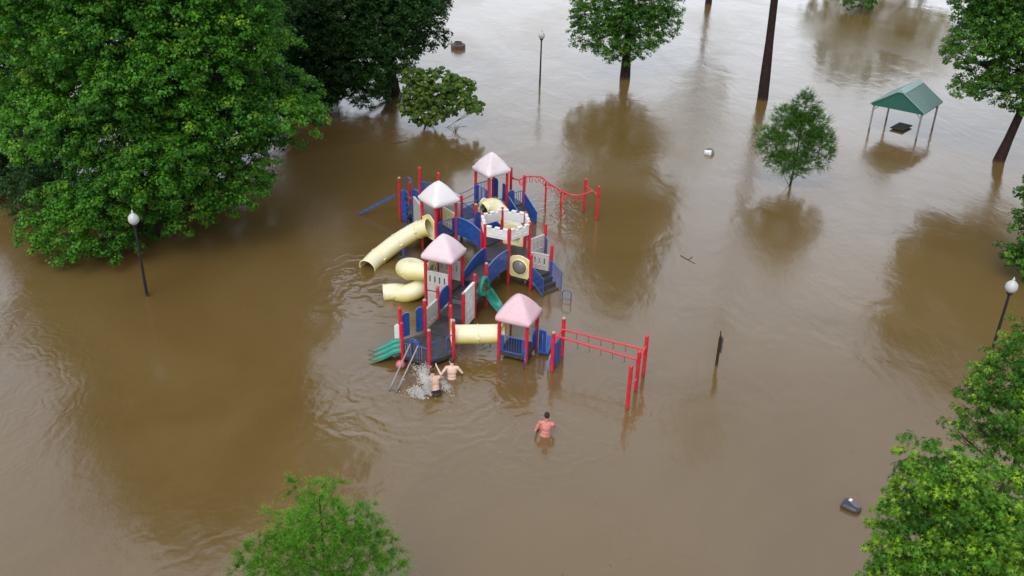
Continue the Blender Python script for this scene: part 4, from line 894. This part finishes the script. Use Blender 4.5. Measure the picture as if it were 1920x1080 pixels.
# the big maple at the left
grow('maple_tree', 'huge bright green maple filling the upper left, overhanging the water', (-15.2, 38.3, 0), .42,
     [px_lobe(150, 410, 36.0, 76, 1.7, .72), px_lobe(225, 350, 36.2, 75, 1.7), px_lobe(405, 355, 36.8, 78, 1.8, .62), px_lobe(462, 310, 38, 48, 1.7), px_lobe(330, 300, 35.6, 95, 1.8, .75), px_lobe(62, 232, 37.5, 56, 1.8, .8), px_lobe(130, 255, 36.8, 85, 2.2, .8),
      px_lobe(522, 212, 38.5, 50, 1.9, .6), px_lobe(430, 225, 37, 76, 2.0), px_lobe(270, 160, 35.8, 95, 2.3, .7), px_lobe(112, 62, 38, 72, 2.2), px_lobe(200, 60, 37.5, 105, 2.6), px_lobe(462, 85, 38.5, 70, 2.1), px_lobe(370, 70, 37.8, 110, 2.8),
      ((-16.4, 39.5, 7), (3.6, 3.6, 3.6)), ((-13.5, 39.5, 8), (3.6, 3.6, 3.8)), ((-16.5, 39, 11.5), (3.6, 3.4, 3)), ((-13.2, 38.8, 12), (3.6, 3.4, 3.1)), ((-15, 38.6, 15), (3.0, 3.0, 2.4)), ((-11.8, 38.6, 9.5), (2.4, 2.4, 2.4)), ((-18.8, 38.4, 9.5), (2.4, 2.4, 2.4)), px_lobe(335, 385, 37.2, 62, 1.6, .7), px_lobe(280, 400, 38.5, 60, 1.6, .7), px_lobe(110, 455, 35.4, 48, 1.1, .6), px_lobe(205, 455, 35.4, 50, 1.1, .6), ((-10.2, 39.5, 13.6), (3, 3, 2.5)), ((-12, 39, 16.8), (2.8, 2.8, 2)), ((-17.5, 39, 14.5), (2.8, 2.8, 2.2)), ((-17, 40, 4.2), (3, 1.8, 2.8)), ((-13, 40, 4.4), (3, 1.8, 2.9)), ((-20, 40, 5), (2.6, 1.8, 2.8)), ((-10.6, 40.2, 5), (1.8, 1.6, 2.2))],
     .135, .40, 76, 'maple', 'leaf', .72, height=15.5, lean=(-15, 38.6), seed=3, tips=.10, cat='maple tree', sub=1.12, inner=.4, sq=.95, core=.70)
# dark trees behind it
gd = 'dark fine leaved trees behind the big maple'
grow('dark_tree', 'dark fine leaved tree reaching out over the water towards the round brown drum', (-7.5, 58.5, 0), .40,
     [px_lobe(742, 60, 57, 72, 2.4, .7), px_lobe(680, 110, 56, 78, 2.6, .75), px_lobe(650, 30, 58, 100, 3, .8), px_lobe(740, -20, 58, 90, 3), px_lobe(800, 10, 57, 52, 2, .7), px_lobe(620, 140, 56, 55, 2), px_lobe(690, 165, 55.5, 45, 1.6, .6), ((-8, 58.5, 10.5), (3.4, 3.4, 2.6))],
     .14, .42, 60, 'dark', 'leaf', 1.25, sub=1.0, group=gd, height=11, lean=(-8, 58.5), seed=11, tips=.05, bark='darkbark', under=.8)
grow('dark_tree', 'dark fine leaved tree seen in the gap beside the maple, nearest its right side', (-13.5, 56.5, 0), .38,
     [px_lobe(590, 60, 57, 75, 2.6, .9), px_lobe(565, 130, 56, 55, 2.2), px_lobe(540, 10, 58, 85, 3), px_lobe(600, 180, 56, 32, 1.5, .7), ((-13.5, 57, 10.5), (3.2, 3.2, 2.8))],
     .14, .42, 56, 'dark', 'leaf', 1.2, sub=1.0, group=gd, height=11, lean=(-13.5, 57), seed=12, tips=.04, bark='darkbark', under=.8)
grow('dark_tree', 'darkest tree at the far left edge behind the maple', (-24.5, 47, 0), .38,
     [px_lobe(20, 60, 49, 80, 3, .9), px_lobe(40, 170, 47, 62, 2.4), px_lobe(10, 250, 44, 60, 2.2), px_lobe(15, 320, 43, 52, 2), px_lobe(85, 320, 42, 48, 1.8), px_lobe(100, 20, 50, 90, 3), ((-24.5, 48, 10), (3.5, 3, 3))],
     .14, .42, 56, 'dark', 'leaf', 1.2, sub=1.0, group=gd, height=10, lean=(-24.5, 48), seed=13, tips=.03, bark='darkbark', under=.8)
grow('dark_tree', 'dark tree mostly hidden behind the middle of the maple', (-18.5, 48, 0), .34,  # added tree: keeps the sky's reflection off the water under the maple
     [((-18.5, 48, 4.2), (3.4, 3, 3.0)), ((-15, 49, 4.4), (3.2, 3, 3.2)), ((-18, 49, 8.5), (3.6, 3.4, 3.2)), ((-14, 50, 8.5), (3.4, 3.2, 3))],
     .17, .5, 44, 'dark', 'leaf', .95, sub=1.1, group=gd, height=9, lean=(-17, 48.5), seed=15, tips=.03, bark='darkbark', under=.9)
grow('dark_bush', 'low dark bush under the left side of the maple, touching the water', tuple(at(62, 420)), .10, [px_lobe(60, 385, 38.6, 42, 1.0, .75), px_lobe(100, 350, 39.3, 48, 1.2, .8), px_lobe(40, 350, 39.6, 36, 1.2, .8)],
     .12, .36, 44, 'dark', 'leaf', .9, seed=14, cat='bush', under=.5, height=1.8)
grow('leafy_sapling', 'small pale green leafy tree half under water at the foot of the dark trees', tuple(at(805, 236)), .09,
     [px_lobe(785, 180, 53.0, 30, .9, .8), px_lobe(825, 160, 53.4, 38, 1.1, .7), px_lobe(800, 212, 52.7, 30, .8, .6), px_lobe(835, 195, 52.9, 28, .8, .7), px_lobe(862, 185, 53.0, 26, .7, .5), px_lobe(888, 200, 52.8, 16, .6, .45), px_lobe(868, 160, 53.4, 22, .7, .6), px_lobe(776, 140, 53.6, 20, .7, .6), px_lobe(768, 200, 52.9, 18, .6, .7)],
     .16, .26, 30, 'pale', 'round', 1.15, seed=21, tips=.25, cat='small tree', height=1.8, inner=.6, droop=.5, under=.8, limb_r=.6)
b_ = at(853, 247); m = MB(); pr = random.Random(9)
for i in range(7):
    a = pr.uniform(-.9, .9); m.tube(bez([b_+Vector((0, 0, -.3)), b_+Vector((a*.3, 0, .25)), b_+Vector((a, pr.uniform(-.2, .2), pr.uniform(.2, .6)))], 4), [.018*(1-.08*i_) for i_ in range(9)], 5)
tag(m.build('twig_clump', M['stick']), 'bare twigs poking out of the water below the pale sapling', 'twigs')
# open water trees
grow('round_tree', 'dense green tree on a straight dark trunk, its crown cut by the top edge', tuple(at(1172, 147)), .30,
     [px_lobe(1106, 55, 63.4, 24, .9, 1.6), px_lobe(1138, 70, 63.2, 22, .9, 1.6), px_lobe(1172, 88, 63.6, 22, .9, 1.2), px_lobe(1208, 68, 63.5, 26, 1.0, 1.3), px_lobe(1242, 32, 63.8, 28, 1.0, 1.2), px_lobe(1264, 12, 64, 17, .7, 1.3), px_lobe(1096, 15, 63.6, 22, .9, 1.4), px_lobe(1160, 30, 63.6, 45, 1.6, .9), px_lobe(1215, 5, 63.8, 45, 1.6, .9),
      ((6.6, 63.8, 9.4), (3.3, 3.2, 2.8)), ((8.4, 64.2, 11), (2.8, 2.8, 2.6)), ((7.2, 63.8, 14), (2.9, 2.6, 2.4)), ((5.0, 64, 8.6), (2.0, 2, 2.2)), ((9.8, 64, 8.6), (2.0, 2, 2.2)), ((7.8, 63.8, 16.3), (1.9, 1.9, 1.6))],
     .12, .32, 48, 'mid', 'leaf', .85, sub=.66, height=15, lean=(7.4, 63.8), seed=31, tips=.10, bark='darkbark', cat='tree', under=.8, sq=1.15, limb_min=.35)
pb = at(1430.5, 187); pt = atY(1452, -30, pb.y)
grow('tall_pine', 'tall bare dark pine trunk running out of the top of the picture', tuple(pb), .285, [((pb.x-.4, pb.y, 24), (1.7, 1.7, .9)), ((pb.x-1.8, pb.y+.5, 25.5), (1.6, 1.4, .9)), ((pb.x-1.0, pb.y-.4, 27), (1.4, 1.4, 1.2))],
     .18, .40, 26, 'dark', 'leaf', .4, height=27, lean=(pb.x-1.1, pb.y), seed=32, bark='darkbark', cat='pine tree')
fb = at(1328, 8); grow('far_tree', 'thin far trunk whose foot only just shows at the top edge', tuple(fb), .26, [((fb.x, fb.y, 9.5), (2.6, 2.4, 2.4)), ((fb.x-.6, fb.y, 12.5), (2.2, 2.2, 2.4)), ((fb.x+.8, fb.y, 7.0), (1.9, 1.9, 1.5))],
     .18, .5, 36, 'mid', 'leaf', .7, height=13, seed=33, bark='darkbark')
grow('young_tree', 'small round young tree with a thin trunk between the tall pine and the shelter', tuple(at(1480, 347)), .075,
     [px_lobe(1490, 262, 45.7, 42, 1.0, 1.1), px_lobe(1448, 275, 45.8, 26, .8, .9), px_lobe(1530, 280, 45.6, 30, .9, 1.0), px_lobe(1508, 205, 45.8, 20, .6, 1.3), px_lobe(1475, 225, 45.8, 22, .6, 1.0), px_lobe(1530, 228, 45.8, 20, .5, 1.0), px_lobe(1480, 305, 45.6, 22, .6, .7), px_lobe(1545, 258, 45.8, 16, .5, .8), px_lobe(1512, 182, 45.8, 7, .2, 2.0), px_lobe(1432, 250, 45.8, 13, .4, .7), px_lobe(1515, 302, 45.6, 20, .6, .7), px_lobe(1462, 305, 45.6, 20, .6, .8), px_lobe(1490, 322, 45.5, 17, .5, .6), px_lobe(1500, 250, 45.7, 34, .9, 1.0)],
     .085, .24, 80, 'mid', 'needle', 2.6, height=3.6, seed=34, tips=.55, cat='young tree', inner=.7, limb_r=.6)
grow('leaning_tree', 'large tree with a leaning dark trunk right of the green roofed shelter', tuple(at(1868, 302)), .27,
     [px_lobe(1850, 150, 50.2, 42, 1.5, .7), px_lobe(1810, 165, 50.4, 26, 1.0, .5), px_lobe(1800, 100, 50.6, 30, 1.2, .6), px_lobe(1850, 70, 50.6, 60, 2.0, .8), px_lobe(1910, 120, 50.2, 55, 2.0, .8), px_lobe(1900, 30, 50.6, 75, 2.6), px_lobe(1930, 185, 49.8, 40, 1.5, .6), px_lobe(1840, 20, 51, 40, 1.6, .8), ((28.6, 50.6, 9.5), (3.8, 3.4, 3.0)), ((25.6, 50.6, 9.0), (3.0, 3, 2.6)), ((30, 50, 6), (3, 3, 2.6)), ((28, 50.6, 13), (3.2, 3, 2.4)), ((24.2, 50.4, 11.0), (2.4, 2.4, 2))],
     .125, .34, 58, 'mid', 'leaf', .80, sub=.72, height=12, lean=(28.2, 50.3), seed=35, tips=.10, bark='darkbark', under=.8, sq=.8, limb_min=.42)
grow('edge_tree', 'leafy tree cut off by the right edge above the street lamp', tuple(at(1960, 540)), .22,
     [px_lobe(1918, 488, 36.2, 34, .9, .7), px_lobe(1888, 466, 36.4, 18, .5, .45), px_lobe(1928, 430, 36.4, 26, .8, .8), px_lobe(1975, 380, 36.6, 58, 1.6), px_lobe(1915, 400, 36.6, 14, .4, .6), px_lobe(1945, 350, 36.8, 20, .6, .8), px_lobe(1980, 460, 36.2, 55, 1.5)],
     .14, .30, 40, 'mid', 'leaf', .85, sub=.5, height=6, seed=36, tips=.10)
tb_ = at(1640, -20); grow('spreading_tree', 'green tree whose lowest leaves just show at the top edge on the right', tuple(tb_), .3,
     [((tb_.x-3, tb_.y, 2.8), (3.2, 3, 2.0)), ((tb_.x+3, tb_.y+1, 3.2), (3.4, 3, 2.2)), ((tb_.x, tb_.y-1, 3.4), (3.4, 3, 2.4)), ((tb_.x, tb_.y, 6.0), (4.6, 4, 3)), ((tb_.x+5.5, tb_.y+.5, 5), (3.4, 3, 3)), px_lobe(1612, -4, 86, 26, 1.4, .6)], .22, .6, 46, 'mid', 'leaf', 1.2, height=8, seed=37, under=.8)
# near trees at the bottom of the picture
def foot(px, py, Y): v = atY(px, py, Y); return (v.x, v.y, 0)
grow('sweetgum_tree', 'near star leaved tree filling the lower right corner with bright new tips', foot(1850, 1000, 12.2), .16,
     [px_lobe(1780, 960, 12.2, 105, .9, .95), px_lobe(1725, 1010, 11.9, 80, .7, .85), px_lobe(1850, 1040, 11.6, 120, 1.0), px_lobe(1740, 885, 12.6, 52, .5, 1.0), px_lobe(1808, 888, 12.8, 38, .45, .9), px_lobe(1668, 1065, 11.8, 36, .3, .6), px_lobe(1890, 945, 12.4, 60, .7), px_lobe(1845, 900, 12.6, 34, .4, .9), px_lobe(1692, 945, 12.2, 34, .3, .7), px_lobe(1930, 1000, 11.9, 100, .9), px_lobe(1780, 1090, 11.4, 90, .8), px_lobe(1700, 1100, 11.4, 60, .6)],
     .092, .165, 38, 'gum', 'star', .72, lean=foot(1850, 1000, 12.2)[:2], seed=41, tips=.45, inner=.3, cat='sweetgum tree', droop=.9, sub=.30, sq=1.0, core=.5)
grow('sweetgum_tree', 'darker star leaved tree at the right edge, growing behind and above the corner tree', foot(1950, 760, 17), .13,
     [px_lobe(1885, 760, 17.2, 78, .9, 1.0), px_lobe(1872, 712, 17.6, 36, .5, .9), px_lobe(1914, 668, 17.6, 42, .5, 1.1), px_lobe(1832, 740, 17.4, 34, .4, .9), px_lobe(1905, 832, 16.8, 54, .7, .8), px_lobe(1850, 835, 17.0, 34, .4, .8), px_lobe(1925, 880, 16.6, 40, .5, .7), px_lobe(1788, 800, 17.2, 22, .3, .8), px_lobe(1918, 612, 17.8, 18, .25, 1.1), px_lobe(1950, 740, 17.2, 80, 1.0), px_lobe(1820, 785, 17.0, 32, .4, .6)],
     .095, .19, 36, 'gum', 'star', .68, lean=foot(1950, 760, 17)[:2], seed=42, tips=.20, inner=.3, cat='sweetgum tree', droop=.9, sub=.38, sq=1.0, core=.5)
grow('cypress_tree', 'feathery bright green cypress rising into the bottom edge left of centre', foot(605, 1000, 16.3), .055,
     [px_lobe(600, 1040, 16.3, 70, .85, 1.0), px_lobe(540, 1060, 16.2, 55, .7, .8), px_lobe(665, 1050, 16.2, 58, .7, .8), px_lobe(600, 970, 16.4, 40, .5, 1.0), px_lobe(650, 985, 16.4, 34, .4, .8), px_lobe(555, 990, 16.4, 28, .35, .9), px_lobe(592, 925, 16.5, 15, .2, 1.8), px_lobe(628, 912, 16.5, 9, .12, 2.4), px_lobe(550, 915, 16.5, 7, .1, 3.0), px_lobe(508, 968, 16.4, 10, .13, .8), px_lobe(688, 955, 16.4, 14, .18, .8), px_lobe(470, 1040, 16.3, 22, .3, .6), px_lobe(720, 1025, 16.3, 24, .3, .7), px_lobe(690, 1000, 16.3, 30, .35, .7), px_lobe(515, 1045, 16.3, 34, .4, .7), px_lobe(455, 1075, 16.2, 20, .3, .6), px_lobe(735, 1070, 16.2, 22, .3, .7), px_lobe(502, 1015, 16.3, 18, .22, .6), px_lobe(610, 1120, 16.0, 110, 1.2)],
     .056, .20, 110, 'cypress', 'needle', 1.9, height=4.4, lean=foot(605, 1000, 16.3)[:2], seed=43, tips=.8, inner=.9, cat='cypress tree', droop=.35, limb_r=.7)
print('leaves', tot)

# ------------------------------------------------------------------ people
def caps(m, p, q, r1, r2, seg=12):
    p, q = Vector(p), Vector(q); pts = [p.lerp(q, i/4) for i in range(5)]; m.tube(pts, [r1+(r2-r1)*i/4 for i in range(5)], seg)
    m.ellip(p, (r1, r1, r1), seg, 8); m.ellip(q, (r2, r2, r2), seg, 8)
def fuse(m, name, material, parent, vox, smooth=4, mat_rot=None):
    o = m.build(name, material, None); o.modifiers.new('r', 'REMESH'); r = o.modifiers['r']; r.mode = 'VOXEL'; r.voxel_size = vox; r.use_smooth_shade = True
    s = o.modifiers.new('s', 'SMOOTH'); s.iterations = smooth; s.factor = .5
    dg = bpy.context.evaluated_depsgraph_get(); me = bpy.data.meshes.new_from_object(o.evaluated_get(dg)); me.transform(mat_rot) if mat_rot else None
    old = o.data; o.modifiers.clear(); o.data = me; bpy.data.meshes.remove(old); o.parent = parent
    if not me.materials: me.materials.append(material)
    return o
def hand(m, wr, dirv, palm_n, side):
    """palm and five separate fingers"""
    d = Vector(dirv).normalized(); n = Vector(palm_n); n = (n-d*n.dot(d)).normalized(); s = d.cross(n)*side
    m.ellip(Vector(wr)+d*.05, (.045, .05, .018), 12, 8, ax=(s, d, n)); caps(m, wr, Vector(wr)+d*.03, .024, .026, 10)
    for i, (off, ln_) in enumerate(((-.030, .070), (-.010, .080), (.010, .075), (.028, .060))):
        a = Vector(wr)+d*.088+s*off; b = a+d*ln_*.5+s*off*.25+n*.006; c = b+d*ln_*.45+n*.022+s*off*.1; caps(m, a-d*.02, b, .0098, .009, 8); caps(m, b, c, .009, .0078, 8)
    a = Vector(wr)+d*.025-s*.035; b = a-s*.030+d*.030+n*.010; caps(m, a, b, .012, .011, 8); caps(m, b, b+d*.032-s*.006+n*.012, .011, .009, 8)
def person(base, yaw, label, skin, hair, pelvis, lean, twist, head_dir, arms, shorts=True, shorts_z=None, scale=1.0, group=None):
    """local frame: +y is where the person faces, z up from the water. pelvis height, lean = spine vector (unit)"""
    o = thing('person', base, label, 'person', group); rot = Matrix.Rotation(yaw, 4, 'Z') @ Matrix.Scale(scale, 4)
    pv = Vector((0, 0, pelvis)); sp = Vector(lean).normalized(); X = Vector((1, 0, 0)); X = (Matrix.Rotation(twist, 3, 'Z') @ X); Y = sp.cross(X).normalized()*1.0; X = Y.cross(sp).normalized()
    if Y.y < 0: Y = -Y
    m = MB(); ch = pv+sp*.36; nk = pv+sp*.515
    # torso
    m.ellip(pv+sp*.02, (.165, .125, .14), 18, 12, ax=(X, Y, sp)); m.ellip(pv+sp*.16, (.150, .108, .15), 18, 12, ax=(X, Y, sp)); m.ellip(pv+sp*.32, (.172, .118, .17), 18, 12, ax=(X, Y, sp)); m.ellip(pv+sp*.41, (.178, .10, .095), 18, 12, ax=(X, Y, sp))
    m.ellip(pv+sp*.36-Y*.045+X*.075, (.07, .055, .09), 12, 8, ax=(X, Y, sp)); m.ellip(pv+sp*.36-Y*.045-X*.075, (.07, .055, .09), 12, 8, ax=(X, Y, sp))
    for sg in (-1, 1):
        caps(m, nk-sp*.035, pv+sp*.455+X*(sg*.165), .062, .058); m.ellip(pv+sp*.445+X*(sg*.185), (.068, .066, .07), 12, 8, ax=(X, Y, sp))
    hd = Vector(head_dir).normalized(); hz = (sp*.6+Vector((0, 0, .6))+hd*.1).normalized(); caps(m, nk-sp*.03, nk+hz*.09, .062, .055)
    hc_ = nk+hz*.185+hd*.02; hf = (hd-hz*hd.dot(hz)).normalized(); hx_ = hf.cross(hz)
    m.ellip(hc_, (.076, .094, .112), 20, 14, ax=(hx_, hf, hz)); m.ellip(hc_-hz*.05+hf*.02, (.060, .072, .072), 16, 10, ax=(hx_, hf, hz))
    m.ellip(hc_+hf*.098-hz*.012, (.013, .018, .026), 8, 6, ax=(hx_, hf, hz)); m.ellip(hc_+hf*.082-hz*.062, (.026, .012, .009), 8, 6, ax=(hx_, hf, hz))
    for sg in (-1, 1): m.ellip(hc_+hx_*(sg*.078)-hf*.008-hz*.01, (.011, .020, .031), 10, 8, ax=(hx_, hf, hz)); m.ellip(hc_+hx_*(sg*.03)+hf*.086+hz*.016, (.016, .010, .008), 8, 6, ax=(hx_, hf, hz))
    for sg, arm in zip((-1, 1), arms):
        sh = pv+sp*.445+X*(sg*.195); el, wr, pn = (Vector(a) for a in arm); caps(m, sh, sh.lerp(el, .5), .054, .049); caps(m, sh.lerp(el, .5), el, .049, .038); caps(m, el, el.lerp(wr, .35), .039, .041); caps(m, el.lerp(wr, .35), wr, .041, .026)
        hand(m, wr, wr-el, pn, sg)
    for sg in (-1, 1):
        hp_ = pv+X*(sg*.09)-Vector((0, 0, .04)); kn = hp_+Vector((sg*.03, .06, -.40)); ft = kn+Vector((sg*.01, -.03, -.42)); caps(m, hp_, kn, .085, .055); caps(m, kn, ft, .055, .040); caps(m, ft, ft+Vector((0, .15, -.03)), .040, .03)
    fuse(m, 'body', skin, o, .0095, 3, rot)
    h = MB(); h.ellip(hc_+hz*.022-hf*.014, (.084, .098, .106), 20, 14, ax=(hx_, hf, hz)); 
    hm = fuse(h, 'hair', hair, o, .011, 2, None); me = hm.data; bm = bmesh.new(); bm.from_mesh(me)
    dele = [v for v in bm.verts if ((v.co-hc_).dot(hf) > .045 and (v.co-hc_).dot(hz) < .055) or (v.co-hc_).dot(hz) < -.055]
    bmesh.ops.delete(bm, geom=dele, context='VERTS'); bm.to_mesh(me); bm.free(); me.transform(rot)
    if shorts:
        s = MB(); s.ellip(pv+sp*.0, (.186, .148, .125), 18, 12, ax=(X, Y, sp)); s.ellip(pv+sp*(-.08), (.19, .15, .12), 18, 12, ax=(X, Y, sp))
        for sg in (-1, 1):
            hp_ = pv+X*(sg*.09)-Vector((0, 0, .04)); kn = hp_+Vector((sg*.03, .06, -.30)); caps(s, hp_, kn, .112, .105)
        so = fuse(s, 'shorts', M['black'], o, .014, 2, None); me = so.data; bm = bmesh.new(); bm.from_mesh(me); bmesh.ops.delete(bm, geom=[v for v in bm.verts if (v.co-pv).dot(sp) > (shorts_z if shorts_z is not None else .075)], context='VERTS'); bm.to_mesh(me); bm.free(); me.transform(rot)
        sm = so.modifiers.new('t', 'SOLIDIFY'); sm.thickness = .008; sm.offset = -1
    return o
p1 = at(817, 740); p2 = at(847, 709); p3 = at(1022, 816)
person(p1, R(14), 'person in black shorts bending forward into the white splash, back to the camera', M['skin2'], M['hair2'], .12, (-.10, .42, .9), R(0), (-.1, .8, -.4),
       [((-.34, .34, .34), (-.38, .60, .16), (0, 0, -1)), ((.30, .36, .40), (.22, .62, .24), (0, 0, -1))], shorts_z=.07)
person(p2, R(12), 'pale person waist deep, arms bent out from the sides, beside the splash', M['skin'], M['hair2'], -.06, (.04, .12, 1), R(-8), (-.5, 1, -.1),
       [((-.36, .02, .16), (-.46, .22, .33), (.6, .5, 0)), ((.36, .0, .18), (.38, .20, .05), (0, 0, -1))], shorts=True, shorts_z=-.02)
person(p3, R(4), 'sunburnt person with short dark hair standing waist deep alone in open water', M['skin3'], M['hair'], -.03, (.05, .04, 1), R(-12), (.05, 1, .05),
       [((-.29, .00, .18), (-.22, .20, .08), (.3, 0, -1)), ((.28, .10, .24), (.13, .30, .20), (0, 0, -1))], shorts_z=-.0, scale=1.05)
# ------------------------------------------------------------------ the splash
rnd = random.Random(77); m = MB()
def drop(c, r, v):
    c = Vector(c); st = (Vector(v).normalized()+Vector((rnd.gauss(0, .35), rnd.gauss(0, .35), rnd.gauss(0, .35)))).normalized()*r*rnd.uniform(2, 9)
    n = st.orthogonal().normalized()*r; b = st.normalized().cross(n)
    m.add([c+st, c+n, c+b, c-n, c-b, c-st], [(0, 1, 2), (0, 2, 3), (0, 3, 4), (0, 4, 1), (5, 2, 1), (5, 3, 2), (5, 4, 3), (5, 1, 4)], 0, True)
jets = [(at(808, 742, .1), at(789, 686, .45), 1100, .075), (at(804, 738, .1), at(798, 708, .70), 1100, .085), (at(800, 740, 0), at(776, 733, .03), 650, .07), (at(824, 718, .05), at(842, 733, .05), 600, .05), (at(800, 735, .0), at(790, 690, .10), 500, .11), (at(795, 748, 0), at(782, 742, .02), 400, .07)]
for a, b, n_, wd in jets:
    k = [Vector((rnd.gauss(0, .3), rnd.gauss(0, .3), 0)) for _ in range(7)]
    for i in range(n_):
        t = rnd.random()**.8; w_ = rnd.choice(k); p = a.lerp(b, t)+w_*(t*t*.45)+Vector((0, 0, .22*math.sin(math.pi*t)*rnd.random())); s_ = wd*(.3+.9*t)
        p += Vector((rnd.gauss(0, s_), rnd.gauss(0, s_), rnd.gauss(0, s_*.5)))
        if p.z < .0: p.z = rnd.uniform(0, .03)
        drop(p, rnd.choice([.003, .0045, .006, .0075]), b-a+w_+Vector((0, 0, .4*(.5-t))))
for i in range(90):   # froth lying on the water
    c = at(800+rnd.gauss(0, 16), 728+rnd.gauss(0, 10), .008); r = rnd.uniform(.008, .03); a0 = rnd.uniform(0, 6)
    m.add([c+Vector((r*math.cos(a0+k*1.05)*rnd.uniform(.6, 1.6), r*math.sin(a0+k*1.05)*rnd.uniform(.6, 1.3), 0)) for k in range(6)], [(0, 1, 2, 3, 4, 5)], 0)
sp_ = m.build('water_splash', M['foam']); tag(sp_, 'spray and froth thrown up by the person bending forward', 'splash', kind='stuff')

for o in bpy.data.objects:
    if '_org' in o: del o['_org']
